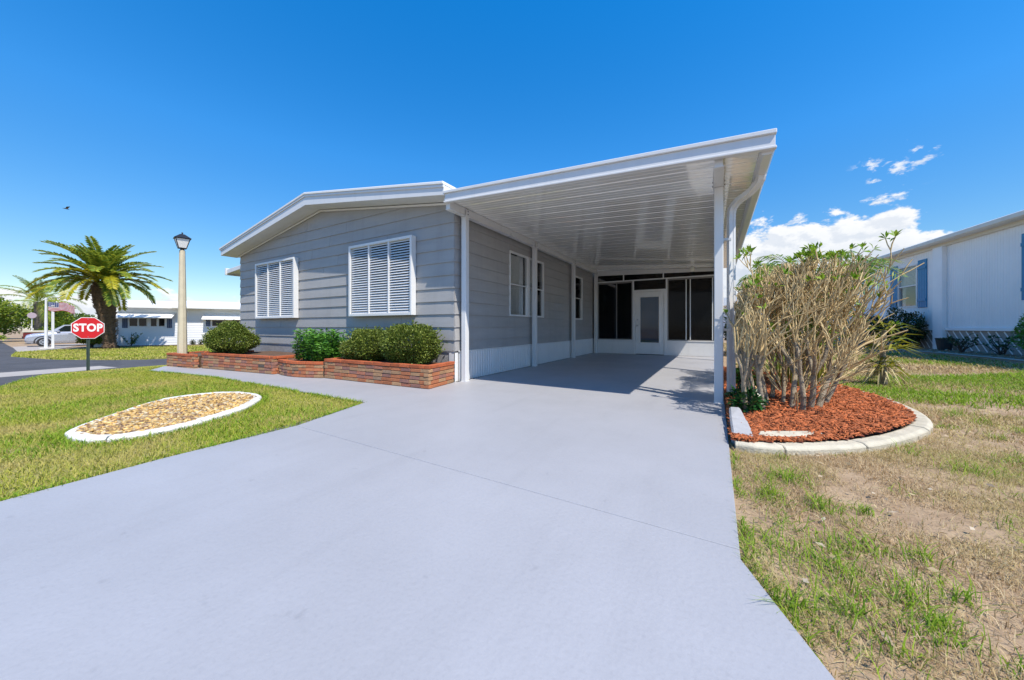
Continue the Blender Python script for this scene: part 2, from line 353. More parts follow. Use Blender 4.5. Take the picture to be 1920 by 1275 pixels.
def spline(pts, n, closed=False):
    pts = [Vector((*p, 0)) if len(p) == 2 else Vector(p) for p in pts]; k = len(pts); out = []
    segs = k if closed else k - 1
    for i in range(segs):
        if closed: a, b, c, d = (pts[(i + j) % k] for j in (-1, 0, 1, 2))
        else: a, b, c, d = pts[max(i - 1, 0)], pts[i], pts[i + 1], pts[min(i + 2, k - 1)]
        for j in range(n):
            t = j / n; out.append(.5 * ((2 * b) + (c - a) * t + (2 * a - 5 * b + 4 * c - d) * t * t + (3 * b - a - 3 * c + d) * t ** 3))
    if not closed: out.append(pts[-1])
    return out

# ------------------------------------------------------------------ ground, road, paving
sheet('ground', [(-320, -260), (320, -260), (320, 420), (-320, 420)], GZ, 'soil_dry', kind='structure')
LAWN = [(-3.48, 1.83), (-3.45, .9), (-3.36, .2), (-3.2, -1.4), (-6.5, -1.4), (-8.2, -.6), (-9.8, .62), (-12.2, 1.25), (-14.6, 1.95), (-16.4, 2.9), (-17.3, 3.9), (-17.55, 5.5), (-17.55, 30), (-12.6, 30), (-12.6, 3.2), (-11.2, 2.9), (-10.74, 2.54), (-8.3, 2.84), (-5.83, 2.86), (-3.79, 2.84), (-3.78, 2.75)]
sheet('front_lawn', LAWN, GZ + .006, 'soil_lawn', kind='structure')
ROAD = [(-320, -5.5), (300, -5.5), (300, -1.6), (-6.5, -1.4), (-8.2, -.6), (-9.8, .62), (-12.2, 1.25), (-14.6, 1.95), (-16.4, 2.9), (-17.3, 3.9), (-17.55, 5.5), (-17.55, 200),
        (-21.6, 200), (-21.65, 6.2), (-22.1, 5.1), (-23.2, 4.2), (-25.5, 3.05), (-30, 2.25), (-37, 3.05), (-60, 4.0), (-320, 6)]
sheet('road', ROAD, GZ + .012, 'asphalt', kind='structure')
sheet('road_gutter', [(-17.1, -5.4), (-17.4, 1.1), (-17.95, 2.5), (-18.6, 3.6), (-19.9, 3.4), (-19.9, 2.6), (-19.7, 1.2), (-19.3, -5.4)], GZ + .017, 'gutter_concrete', kind='structure')
ISLAND = [(-21.65, 60), (-21.65, 6.2), (-22.1, 5.1), (-23.2, 4.2), (-25.5, 3.05), (-30, 2.25), (-34.6, 2.75), (-36, 4.3), (-38.6, 5.6), (-34, 12), (-30, 22), (-24, 60)]
sheet('corner_lawn', ISLAND, GZ + .008, 'soil_lawn', kind='structure')
sheet('far_driveway', [(-34.8, 2.85), (-44.5, 3.4), (-50, 9), (-45.5, 9.5), (-43, 6.2), (-36.2, 4.2)], GZ + .02, 'gutter_concrete', kind='structure')
sheet('planting_strip', [(-36, 5.4), (-38.4, 5.6), (-40.5, 9), (-38.0, 14.2), (-33, 23), (-32, 22), (-36.6, 13.5)], GZ + .024, 'mulch_brown', kind='structure')

drive = thing('driveway', '', '', (-1.85, 4, 0)); del drive['label']; del drive['category']; drive['kind'] = 'structure'
DY = (1.83, 5.13, 8.22)
bed = [(-3.84, 12.55), (-3.84, 3.0), (-3.78, 2.75), (-3.45, .9), (-3.36, .2), (-3.2, -1.55), (1.25, -1.55), (.3, 1.2), (.09, 1.70), (.1, 12.55)]
MB().prism([(x + (.004 if x < -2 else -.004), y) for x, y in bed], -.06, -.012, 'z').build('slab_bed', 'joint_dark', drive)
g = .0025
for poly in ([(-3.48, DY[0] - g), (-3.45, .9), (-3.36, .2), (-3.2, -1.55), (1.25, -1.55), (.3, 1.2), (.09, 1.70), (.09, DY[0] - g - .06)],
             [(-3.84, DY[1] - g), (-3.84, 3.0), (-3.78, 2.75), (-3.48, DY[0] + g), (.09, DY[0] + g - .06), (.1, DY[1] - g)],
             [(-3.84, DY[2] - g), (-3.84, DY[1] + g), (.1, DY[1] + g), (.1, DY[2] - g)],
             [(-3.84, 12.55), (-3.84, DY[2] + g), (.1, DY[2] + g), (.1, 12.55)]):
    MB().prism(poly, -.012, 0.0, 'z').build('slab', 'drive_paint', drive, bevel=.003)
MB().prism([(-3.845, 4.7), (-3.845, 3.02), (-3.79, 2.842), (-5.83, 2.86), (-8.3, 2.84), (-10.74, 2.54), (-11.5, 2.98), (-11.5, 3.4), (-9, 4.7)], -.06, -.002, 'z').build('walkway', 'drive_paint', None, bevel=.003, kind='structure')

# ------------------------------------------------------------------ the grey house
YW, XR, XL, XC = 4.68, -3.90, -11.82, -7.83
YB = 17.5
house = thing('house', 'grey lap-sided single-storey house with white gable roof and louvred front windows', 'house', (-7.86, 8.0, 0))
TOPZ = lambda x: 3.92 - (.150 * abs(x - XC) if x > XC else .172 * abs(x - XC))
FB = lambda x: TOPZ(x) - .215 - .06 * (1 - abs(x - XC) / 4.3)
SOF = FB; SR = FB(XC) - FB(XC + 1); SLF = FB(XC) - FB(XC - 1)
ZL = [.53] + [.718 + .228 * k for k in range(13)]
def clip(poly, a, b, c):                                             # keep a*x+b*z<=c
    out = []
    for i in range(len(poly)):
        p, q = poly[i], poly[(i + 1) % len(poly)]; fp = a * p[0] + b * p[1] - c; fq = a * q[0] + b * q[1] - c
        if fp <= 0: out.append(p)
        if fp * fq < 0: t = fp / (fp - fq); out.append((p[0] + (q[0] - p[0]) * t, p[1] + (q[1] - p[1]) * t))
    return out
fw = MB().prism([(XL + .02, -.12), (XR - .02, -.12), (XR - .02, SOF(XR) - .01), (XC, SOF(XC) - .01), (XL + .02, SOF(XL) - .01)], YW, YW + .12).build('front_wall', 'concrete_grey', house)
def board(parent, x0, x1, z0, z1, side, lim=None):
    poly = [(x0, z0), (x1, z0), (x1, z1), (x0, z1)]
    if lim:
        poly = clip(poly, SR, 1, FB(XC) + SR * XC - .004); poly = clip(poly, -SLF, 1, FB(XC) - SLF * XC - .004)
        if len(poly) < 3: return
    n = len(poly); off = lambda z: .003 + .017 * (z1 - z) / max(z1 - z0, .05)
    if side == 'front': V = [(x, YW - off(z), z) for x, z in poly] + [(x, YW, z) for x, z in poly]
    else: V = [(XR + off(z), x, z) for x, z in poly] + [(XR, x, z) for x, z in poly]
    m = MB(); m.add(V, [tuple(range(n)), tuple(range(2 * n - 1, n - 1, -1))] + [(i, i + n, (i + 1) % n + n, (i + 1) % n) for i in range(n)])
    m.build('siding_board', 'siding_grey', parent)
cuts = [(-8.9,), (-6.1,), (-9.6, -5.2), (-7.45,), (-8.3,), (-6.4,), (-9.1,), (-7.75,), (-7.2,), (-8.2, -5.6), (-7.5,), (-6.9,), (-8.4,)]
for k in range(13):
    xs = [XL] + list(cuts[k]) + [XR]
    for a, b in zip(xs, xs[1:]): board(fw, a + (.0028 if a > XL else -.012), b - (.0028 if b < XR else -.0), ZL[k], ZL[k + 1] if k < 12 else 3.66, 'front', True)
for k in range(11):                                                  # small metal corner caps on each course
    MB().box(XR - .03, XR + .019, YW - .024, YW + .025, ZL[k] - .004, ZL[k] + .018).build('corner_cap', 'siding_grey', house)
MB().box(XL + .05, XR + .004, YW - .006, YW - .001, .505, .532).build('starter_strip', 'white_paint', house)
MB().box(XR - .11, XR + .008, YW - .012, YW - .0005, 0, .50).box(XR + .0005, XR + .008, YW - .012, YW + .09, 0, .50).build('skirt_corner', 'white_paint', house)
# side wall under the carport, with openings
WIN = [(6.52, 7.38, 1.19, 2.63), (7.42, 8.26, 1.19, 2.63), (10.43, 11.32, 1.19, 2.60)]
OPEN = [(6.52, 8.26, 1.19, 2.63), (10.43, 11.32, 1.19, 2.60)]
sw = MB()
ys = [YW + .121, 6.52, 8.26, 10.43, 11.32, YB]
for i, (a, b) in enumerate(zip(ys, ys[1:])):
    if i % 2 == 0: sw.box(XR - .1, XR, a, b, -.12, 3.02)
    else: sw.box(XR - .1, XR, a, b, -.12, 1.19); sw.box(XR - .1, XR, a, b, OPEN[i // 2][3], 3.02)
sw = sw.build('side_wall', 'concrete_grey', house)
for k in range(11):
    z0, z1 = ZL[k], min(ZL[k + 1], 3.01)
    if z1 - z0 < .03: continue
    pieces = [(YW, YB, z0, z1)]
    for (a, b, c, d) in OPEN:
        nxt = []
        for (p, q, s, t) in pieces:
            if t <= c + .001 or s >= d - .001 or p >= b or q <= a: nxt.append((p, q, s, t)); continue
            nxt += [(p, a, s, t), (b, q, s, t)]
            if s < c - .01: nxt.append((a, b, s, c))
            if t > d + .01: nxt.append((a, b, d, t))
        pieces = nxt
    for (p, q, s, t) in pieces:
        if q - p > .02: board(sw, p + .0012, min(q, 12.7) - .0012, s, t, 'side')
MB().box(XL, XL + .1, YW + .121, YB, -.12, 2.95).build('left_wall', 'siding_grey', house)
MB().box(XL + .1, XR - .1, YB - .1, YB, -.12, 3.0).build('back_wall', 'siding_grey', house)
MB().box(XL + .11, XR - .11, YW + .13, YB - .11, .6, .7).build('floor_deck', 'dark_room', house)
MB().box(XL + .101, XR - .101, YW + .121, YB - .101, 2.90, 2.99).build('ceiling_deck', 'dark_room', house)
# corrugated white skirting along the side
sk = MB(); y = YW + .1; prof = []
while y < 12.55:
    prof += [(XR + .012, y), (XR + .012, y + .03), (XR + .026, y + .04), (XR + .026, y + .07)]; y += .08
for (xa, ya), (xb, yb) in zip(prof, prof[1:]):
    sk.add([(xa, ya, 0.0), (xb, yb, 0.0), (xb, yb, .515), (xa, ya, .515)], [(0, 1, 2, 3)])
sk.build('skirting', 'white_metal', house)
MB().box(XR + .0005, XR + .034, YW + .09, 12.55, .515, .53).build('skirting_cap', 'white_metal', house, bevel=.003)
# double-hung windows
for i, (a, b, c, d) in enumerate(WIN):
    f = MB(); t = .022; x0, x1 = XR - .06, XR + .036
    f.box(x0, x1, a, a + t, c, d).box(x0, x1, b - t, b, c, d).box(x0, x1, a + t, b - t, c, c + t).box(x0, x1, a + t, b - t, d - t, d)
    wn = f.build('window', 'white_paint', house, bevel=.004)
    mid = (c + d) / 2
    for (z0, z1, xs) in ((c + t, mid + .02, -.022), (mid - .02, d - t, .004)):
        s = MB(); q = .022; X0, X1 = XR + xs - .012, XR + xs + .012
        s.box(X0, X1, a + t, a + t + q, z0, z1).box(X0, X1, b - t - q, b - t, z0, z1).box(X0, X1, a + t + q, b - t - q, z0, z0 + q).box(X0, X1, a + t + q, b - t - q, z1 - q, z1)
        s.build('sash', 'white_paint', wn, bevel=.003)
        MB().box(XR + xs - .003, XR + xs + .003, a + t + q, b - t - q, z0 + q, z1 - q).build('pane', 'glass_clear', wn)
    if i < 2:
        bl = MB(); z = c + .06
        while z < d - .06:
            yb2 = b - .30 if i == 0 else a + .1
            bl.add([(XR - .062, a + .03, z), (XR - .062, max(yb2, a + .12), z), (XR - .045, max(yb2, a + .12), z + .021), (XR - .045, a + .03, z + .021)], [(0, 1, 2, 3)]); z += .026
        bl.build('blind', 'blind', wn, kind='stuff')
        cu = MB(); n = 14; y0, y1 = (b - .34, b - .06) if i == 0 else (a + .1, b - .3)
        for j in range(n):
            ya, yb_ = y0 + (y1 - y0) * j / n, y0 + (y1 - y0) * (j + 1) / n; o = .012 * (1 if j % 2 else -1)
            cu.add([(XR - .085 + o, ya, c), (XR - .085 - o, yb_, c), (XR - .085 - o, yb_, d), (XR - .085 + o, ya, d)], [(0, 1, 2, 3)])
        cu.build('curtain', 'curtain', wn)
# louvred shutters on the gable wall
slat_me = {}
for (x0, x1) in ((-10.68, -8.76), (-6.65, -4.80)):
    z0, z1 = 1.17, 2.64; yf, yb = YW - .135, YW - .02; t = .05
    f = MB()
    f.box(x0, x0 + t, yf, yb, z0, z1).box(x1 - t, x1, yf, yb, z0, z1).box(x0 + t, x1 - t, yf, yb, z0, z0 + t).box(x0 + t, x1 - t, yf, yb, z1 - t, z1)
    sh = f.build('louvred_shutter', 'white_paint', house, bevel=.004)
    wcol = (x1 - x0 - 2 * t) / 3
    MB().box(x0 + t, x1 - t, YW - .028, YW - .022, z0 + t, z1 - t).build('window_pane', 'black_glass', sh)
    for k in (1, 2): MB().box(x0 + t + wcol * k - .016, x0 + t + wcol * k + .016, yf + .004, yf + .07, z0 + t, z1 - t).build('mullion', 'white_paint', sh, bevel=.003)
    L_ = round(wcol - .04, 3)
    if L_ not in slat_me:
        m = MB(); a = R(52); hw = .021
        c_, s_ = math.cos(a), math.sin(a); pr = []
        for (u, v) in ((-hw, -.004), (hw, -.004), (hw, .004), (-hw, .004)): pr.append((u * c_ + v * s_, -(-u * s_) + v * c_))
        m.prism([(p[0], p[1]) for p in pr], -L_ / 2, L_ / 2, 'x')
        me = bpy.data.meshes.new('slat'); me.from_pydata(m.v, [], m.f); me.materials.append(MATS['white_paint'])
        bm = bmesh.new(); bm.from_mesh(me); bmesh.ops.recalc_face_normals(bm, faces=bm.faces); bm.to_mesh(me); bm.free(); slat_me[L_] = me
    nS = 28; pitch = (z1 - z0 - 2 * t) / nS
    for k in range(3):
        for j in range(nS):
            o = bpy.data.objects.new('slat', slat_me[L_]); COL.objects.link(o); o.parent = sh
            o.location = Vector((x0 + t + wcol * (k + .5), yf + .038, z0 + t + pitch * (j + .5))) - W(sh); o.rotation_euler = (random.uniform(-.015, .015), 0, 0)
# roof
YF = 4.30
EL, ER = -12.13, -3.80
MB().prism([(EL, TOPZ(EL)), (XC, TOPZ(XC)), (ER, TOPZ(ER)), (ER, TOPZ(ER) - .05), (XC, TOPZ(XC) - .05), (EL, TOPZ(EL) - .05)], YF - .03, YB + .4).build('roof', 'roof_white', house, bevel=.008)
rw = MB().prism([(EL + .04, TOPZ(EL) - .051), (XC, TOPZ(XC) - .051), (ER - .005, TOPZ(ER) - .051), (ER - .005, FB(ER)), (XC, FB(XC)), (EL + .04, FB(EL))], YF, YF + .03).build('gable_fascia', 'white_metal', house, bevel=.004)
MB().prism([(EL + .02, TOPZ(EL) - .052), (XC, TOPZ(XC) - .052), (ER - .002, TOPZ(ER) - .052), (ER - .002, TOPZ(ER) - .095), (XC, TOPZ(XC) - .095), (EL + .02, TOPZ(EL) - .085)], YF - .018, YF - .001).build('drip_edge', 'white_metal', house, bevel=.004)
MB().prism([(EL + .05, FB(EL) + .004), (XC, FB(XC) + .004), (ER - .01, FB(ER) + .004), (ER - .01, FB(ER) + .02), (XC, FB(XC) + .02), (EL + .05, FB(EL) + .02)], YF + .031, YW + .01).build('soffit', 'white_paint', house)
MB().prism([(XL - .0, SOF(XL) - .012), (XC, SOF(XC) - .012), (XR, SOF(XR) - .012), (XR, SOF(XR) - .05), (XC, SOF(XC) - .05), (XL, SOF(XL) - .05)], YW - .045, YW - .02).build('soffit_trim', 'white_paint', house, bevel=.004)
for s in (1,):
    MB().box(EL + .045, EL + .07, YF + .031, YB + .39, FB(EL) + .021, TOPZ(EL) - .055).box(EL + .071, XL - .001, YW + .02, YB, FB(EL) + .02, FB(EL) + .035).build('eave_fascia', 'white_metal', house)
MB().box(ER - .03, ER - .006, YF + .031, YB + .39, FB(ER) + .021, TOPZ(ER) - .055).build('eave_fascia', 'white_metal', house)
MB().prism([(-13.55, 2.66), (-11.83, 2.80), (-11.83, 2.92), (-13.55, 2.80)], 4.98, 9.2).build('side_awning', 'white_metal', house, bevel=.01)
MB().box(-13.62, -13.551, 4.95, 9.23, 2.62, 2.84).build('awning_gutter', 'white_metal', house, bevel=.006)

# ------------------------------------------------------------------ carport
cp = thing('carport', 'white aluminium carport roof on slender posts beside the grey house', 'carport', (-1.8, 8.4, 0))
CZ = lambda x: 3.02 - .055 * (x + 3.8)
CX0, CX1, CY0, CY1 = -3.86, .40, 4.34, 13.3
ypan = CY0 + .03
pan = .305
k = 0
while ypan < 12.66:
    y1 = min(ypan + pan, 12.7); m = MB()
    prof = [(ypan + .001, 0), (ypan + .001, .014), (ypan + .012, .014), (ypan + .022, 0.0), (ypan + .10, 0.0), (ypan + .108, .004), (ypan + .116, 0), (ypan + .19, 0), (ypan + .198, .004), (ypan + .206, 0), (y1 - .014, 0), (y1 - .004, .014), (y1 - .001, .014)]
    V = []
    for x in (CX0, CX1): V += [(x, yy, CZ(x) + zz) for yy, zz in prof[1:]] + [(x, y1 - .001, CZ(x) + .05), (x, ypan + .001, CZ(x) + .05)]
    n = len(V) // 2
    m.add(V, [tuple(range(n)), tuple(range(2 * n - 1, n - 1, -1))] + [(i, i + n, (i + 1) % n + n, (i + 1) % n) for i in range(n)])
    m.build('roof_panel', 'ceiling_metal', cp); ypan += pan; k += 1
def strip(x0, x1, y0, y1, a, b):                                     # a bar that follows the roof fall; a,b heights over the ceiling plane
    return MB().prism([(x0, CZ(x0) + a), (x1, CZ(x1) + a), (x1, CZ(x1) + b), (x0, CZ(x0) + b)], y0, y1)
strip(-3.80, .52, CY0 - .02, CY0 + .028, -.018, .10).build('front_fascia', 'white_metal', cp, bevel=.004)
strip(-3.82, .53, CY0 - .045, CY0 + .028, .1005, .145).build('fascia_lip', 'white_metal', cp, bevel=.006)
strip(-3.82, .53, CY0 - .035, CY0 + .028, -.045, -.0185).build('fascia_lip', 'white_metal', cp, bevel=.005)
strip(CX0, .5, CY0 + .03, 12.7, .052, .06).build('roof_skin', 'roof_white', cp)
gx = MB(); gp = [(.401, .0), (.401, -.075), (.425, -.10), (.50, -.10), (.525, -.06), (.525, .10), (.517, .10), (.517, -.055), (.497, -.092), (.428, -.092), (.409, -.072), (.409, .0)]
gut = gx.prism([(x, CZ(.4) + .02 + z) for x, z in gp], CY0 + .034, 12.9).build('gutter', 'white_metal', cp)
MB().prism([(x, CZ(.4) + .02 + z) for x, z in ((.401, .06), (.401, -.075), (.425, -.10), (.50, -.10), (.525, -.06), (.525, .10))], CY0 + .029, CY0 + .033).build('end_cap', 'white_metal', gut)
for (xb, yb0, zt) in ((-3.78, CY0 + .03, 0), (.035, CY0 + .06, 0)):
    wdt = .04; bz = .135 if xb < -1 else .11
    MB().box(xb - wdt, xb + wdt, yb0, 12.58, CZ(xb) - bz, CZ(xb) - .006).box(xb - wdt - .012, xb + wdt + .012, yb0 + .001, 12.58, CZ(xb) - bz - .008, CZ(xb) - bz + .004).build('beam', 'white_metal', cp, bevel=.003)
def post(x, y, h=.05):
    zt = CZ(x) - (.143 if x < -1 else .118)
    m = MB().box(x - h, x + h, y - h, y + h, 0.0, zt)
    m.build('post', 'white_metal', cp, bevel=.008)
    for s_ in (-1, 1):
        x0_, x1_ = sorted((x + s_ * .053, x + s_ * .062)); br = MB().box(x0_, x1_, y - .045, y + .045, zt - .02, zt + .11).build('post_bracket', 'white_metal', cp, bevel=.002)
        for dz in (.03, .08):
            q = MB(); q.tube([(x + s_ * .0615, y, zt + dz), (x + s_ * .069, y, zt + dz)], .011, 8); q.build('bolt', 'black_metal', br)
    MB().box(x - h - .004, x + h + .004, y - h - .004, y + h + .004, 0.0, .012).build('post_foot', 'white_metal', cp)
for y in (4.82, 7.53, 10.2, 12.5): post(-3.775, y)
for y in (5.06, 8.3, 11.4): post(.038, y)
ds = MB(); path = spline([(.455, 4.93, 2.74), (.45, 4.96, 2.66), (.36, 5.06, 2.575), (.25, 5.15, 2.52), (.185, 5.2, 2.44), (.175, 5.215, 2.3)], 7) + [Vector((.175, 5.215, 1.2)), Vector((.175, 5.215, .12))]
dsr = []
V = []
for i, p in enumerate(path):                                         # rectangular ribbed pipe
    d = (path[min(i + 1, len(path) - 1)] - path[max(i - 1, 0)]).normalized(); u = Vector((0.88, .48, 0)); u = (u - d * u.dot(d)).normalized(); v = d.cross(u)
    sc = 1.0 + (.05 if (i % 2 == 0 and i < len(path) - 3) else 0)
    V.append([p + (u * a + v * b) * sc for a, b in ((-.04, -.028), (-.014, -.028), (-.012, -.022), (.012, -.022), (.014, -.028), (.04, -.028), (.04, .028), (.014, .028), (.012, .022), (-.012, .022), (-.014, .028), (-.04, .028))])
nn = 12
ds.add([p for r_ in V for p in r_], [(i * nn + j, i * nn + (j + 1) % nn, (i + 1) * nn + (j + 1) % nn, (i + 1) * nn + j) for i in range(len(V) - 1) for j in range(nn)])
dso = ds.build('downspout', 'white_metal', cp)
for z in (.9, 2.05): MB().box(.088, .176, 5.17, 5.255, z, z + .03).build('strap', 'white_metal', dso)

# ------------------------------------------------------------------ screened room at the back of the carport
YS = 12.60
sr = thing('screen_room', 'dark screened room with white kneewall and white half-glazed door under the carport', 'sunroom', (-1.9, 14, 0))
fm = MB()
xa, xb = -3.72, -.01
rail = lambda x: 2.565 + .006 * (x - xa)
fm.box(xa - .12, xa, YS - .03, YS + .04, 0, 2.98)
fm.add([(xa, YS - .03, 2.82), (xb + .1, YS - .03, 2.70), (xb + .1, YS - .03, CZ(xb) - .012), (xa, YS - .03, CZ(xa) - .012), (xa, YS + .04, 2.82), (xb + .1, YS + .04, 2.70), (xb + .1, YS + .04, CZ(xb) - .012), (xa, YS + .04, CZ(xa) - .012)], [(0, 1, 2, 3), (7, 6, 5, 4), (0, 4, 5, 1), (1, 5, 6, 2), (2, 6, 7, 3), (3, 7, 4, 0)])
fm.build('wall_frame', 'white_metal', sr)
MB().box(xa, xb + .1, YS - .022, YS + .022, 2.555, 2.595).build('rail', 'white_metal', sr, bevel=.003)
for x in (-2.80, -1.50): MB().box(x - .018, x + .018, YS - .02, YS + .02, 2.595, 2.79).build('mullion', 'white_metal', sr)
for x in (-2.47, -1.40): MB().box(x - .025, x + .025, YS - .024, YS + .024, 0, 2.555).build('mullion', 'white_metal', sr, bevel=.003)
for (a, b) in ((xa, -2.495), (-1.375, xb + .1)):
    MB().box(a, b, YS - .015, YS + .03, 0, .475).build('kneewall_panel', 'white_metal', sr, bevel=.003)
    MB().box(a, b, YS - .03, YS + .035, .475, .50).build('sill', 'white_metal', sr, bevel=.003)
    wf = MB(); t = .035
    wf.box(a + .001, a + t, YS - .012, YS + .012, .50, 2.553).box(b - t, b - .001, YS - .012, YS + .012, .50, 2.553).box(a + t, b - t, YS - .012, YS + .012, .50, .53).box(a + t, b - t, YS - .012, YS + .012, 2.50, 2.553)
    wfo = wf.build('sliding_window', 'bronze_frame', sr)
    ms = (a + .68,) if a < -2 else (a + .56, a + .68, b - .16)
    for x in ms: MB().box(x - .014, x + .014, YS - .02, YS - .0, .53, 2.50).build('meeting_stile', 'white_metal' if a > -2 else 'bronze_frame', wfo)
    MB().box(a + t, b - t, YS + .001, YS + .004, .53, 2.50).build('screen_pane', 'glass_screen', wfo)
MB().box(xa, xb + .1, YS + .001, YS + .004, 2.595, 2.79).build('transom_pane', 'glass_screen', sr)
MB().box(-2.445, -1.425, YS + .001, YS + .004, 2.23, 2.555).build('transom_pane', 'glass_screen', sr)
fr = MB(); fr.box(-2.445, -2.39, YS - .03, YS + .03, 0, 2.16).box(-1.48, -1.425, YS - .03, YS + .03, 0, 2.16).box(-2.445, -1.425, YS - .03, YS + .03, 2.161, 2.23)
fr.build('door_frame', 'white_paint', sr, bevel=.004)
d0, d1 = -2.385, -1.485
dm = MB(); dm.box(d0, d0 + .135, YS - .02, YS + .025, .02, 2.155).box(d1 - .135, d1, YS - .02, YS + .025, .02, 2.155).box(d0 + .135, d1 - .135, YS - .02, YS + .025, .02, .40).box(d0 + .135, d1 - .135, YS - .02, YS + .025, 1.99, 2.155)
door = dm.build('door', 'white_paint', sr, bevel=.004)
MB().box(d0 + .135, d1 - .135, YS - .004, YS + .004, .40, 1.99).build('door_glass', 'door_glass_reflection', door)
gm = MB()
for (x0, x1, z0, z1) in ((d0 + .115, d0 + .155, .38, 2.01), (d1 - .155, d1 - .115, .38, 2.01), (d0 + .155, d1 - .155, .38, .42), (d0 + .155, d1 - .155, 1.97, 2.01)): gm.box(x0, x1, YS - .034, YS - .0205, z0, z1)
gm.build('glass_bead', 'white_paint', door, bevel=.004)
MB().box(d0 + .17, d1 - .17, YS - .024, YS - .0205, .12, .31).build('lower_panel', 'white_paint', door, bevel=.006)
kn = MB(); kn.tube([(d0 + .06, YS - .02, 1.0), (d0 + .06, YS - .045, 1.0), (d0 + .06, YS - .06, 1.0), (d0 + .06, YS - .085, 1.0)], [.028, .014, .026, .018], 12); kn.build('door_knob', 'steel', door, smooth=True)
kn = MB(); kn.tube([(d0 + .06, YS - .02, 1.2), (d0 + .06, YS - .04, 1.2)], [.027, .022], 12); kn.build('deadbolt', 'steel', door)
# the room behind
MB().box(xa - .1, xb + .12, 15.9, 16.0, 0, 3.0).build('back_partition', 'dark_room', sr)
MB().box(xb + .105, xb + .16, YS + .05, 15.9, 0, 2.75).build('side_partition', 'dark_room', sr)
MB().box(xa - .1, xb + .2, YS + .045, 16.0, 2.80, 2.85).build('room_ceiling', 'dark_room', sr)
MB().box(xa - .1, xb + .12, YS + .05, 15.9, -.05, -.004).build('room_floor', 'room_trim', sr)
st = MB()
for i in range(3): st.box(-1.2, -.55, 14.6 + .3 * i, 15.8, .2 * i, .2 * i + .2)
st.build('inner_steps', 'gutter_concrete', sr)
# carport light
lt = thing('ceiling_light', 'small white square light fixture under the carport roof by the screen room', 'light', (-.62, 12.2, CZ(-.62) - .17))
MB().box(-.67, -.57, 12.15, 12.25, CZ(-.62) - .05, CZ(-.62) - .004).build('mount', 'white_paint', lt)
MB().box(-.675, -.565, 12.145, 12.255, CZ(-.62) - .17, CZ(-.62) - .051).build('shade', 'lamp_glass', lt, bevel=.012)

# ------------------------------------------------------------------ brick planters
brick_me = {}
def brick_mesh(L_, mi, var):
    key = (L_, mi, var)
    if key not in brick_me:
        m = MB().box(-L_ / 2, L_ / 2, -.046, .046, -.0255, .0255); me = bpy.data.meshes.new('brick'); me.from_pydata(m.v, [], m.f)
        bm = bmesh.new(); bm.from_mesh(me); bmesh.ops.recalc_face_normals(bm, faces=bm.faces)
        bmesh.ops.bevel(bm, geom=bm.edges[:], offset=.004, segments=1, affect='EDGES')
        rr = random.Random(var)
        for v in bm.verts: v.co += Vector((rr.uniform(-.002, .002), rr.uniform(-.0025, .0025), rr.uniform(-.0015, .0015)))
        bm.to_mesh(me); bm.free(); me.materials.append(BR[mi] if mi >= 0 else MATS['brick_cap']); brick_me[key] = me
    return brick_me[key]
def planter(label, path, courses, back, z0=0.0, group='brick planters along the house front'):
    """path: outer face polyline left to right; back: closing points behind"""
    cx = sum(p[0] for p in path) / len(path); cy = sum(p[1] for p in path) / len(path)
    t = thing('brick_planter', label, 'planter', (cx, cy, z0), group)
    H_ = .0605
    def offset(p0, dist):
        out = []
        for i, p in enumerate(p0):
            a = Vector(p0[max(i - 1, 0)]); b = Vector(p0[min(i + 1, len(p0) - 1)]); d1_ = (Vector(p) - a).normalized() if i else None; d2_ = (b - Vector(p)).normalized() if i < len(p0) - 1 else None
            d1_ = d1_ or d2_; d2_ = d2_ or d1_; n1 = Vector((-d1_.y, d1_.x)); n2 = Vector((-d2_.y, d2_.x)); n_ = (n1 + n2); n_ /= max(n_.dot(n1), .3)
            out.append((p[0] + n_.x * dist, p[1] + n_.y * dist))
        return out
    core_o = offset(path, .014); core_i = offset(path, .085)
    poly = core_o + core_i[::-1]
    MB().prism(poly, z0 - .03, z0 + courses * H_ - .006, 'z').build('mortar_core', 'mortar', t)
    inner = offset(path, .084)
    MB().prism(inner + back, z0 - .03, z0 + courses * H_ - .045, 'z').build('soil', 'mulch_brown', t)
    for c in range(courses):
        for i, (a, b) in enumerate(zip(path, path[1:])):
            a, b = Vector(a), Vector(b); d = (b - a); ln = d.length; d /= ln; n_ = Vector((-d.y, d.x)); ang = math.atan2(d.y, d.x)
            x = (-.1025 if c % 2 else 0.0) - .05 * ((c * 3) % 4) / 4
            first = i > 0 and path_angle(path, i) > .5
            last = i < len(path) - 2 and path_angle(path, i + 1) > .5
            s0 = .096 if (first and c % 2 == 0) else 0.0
            s1 = ln - (.096 if (last and c % 2 == 1) else 0.0)
            x += s0
            while x < s1 - .02:
                p0 = max(x, s0); p1 = min(x + .205, s1)
                if p1 - p0 > .03:
                    L_ = round(p1 - p0 - .004, 2 if p1 - p0 < .19 else 3)
                    mi = -1 if c == courses - 1 else random.choices(range(6), ((9, 5, 3, 2, 1, .4), (4, 9, 2, 3, 1.5, .4), (7, 4, 4, 4, 1, .4))[(c * 2 + len(path)) % 3])[0]
                    o = bpy.data.objects.new('brick', brick_mesh(L_, mi, random.randint(0, 2))); COL.objects.link(o); o.parent = t
                    mid = a + d * ((p0 + p1) / 2) + n_ * (.047 + random.uniform(-.003, .003) - (.006 if c == courses - 1 else 0))
                    o.location = Vector((mid.x, mid.y, z0 + H_ * (c + .5))) - t.location
                    o.rotation_euler = (random.uniform(-.012, .012), random.uniform(-.008, .008), ang + random.uniform(-.008, .008))
                x += .205
    return t
def path_angle(p, i):
    a = Vector(p[i]) - Vector(p[i - 1]); b = Vector(p[i + 1]) - Vector(p[i]); return a.angle(b)
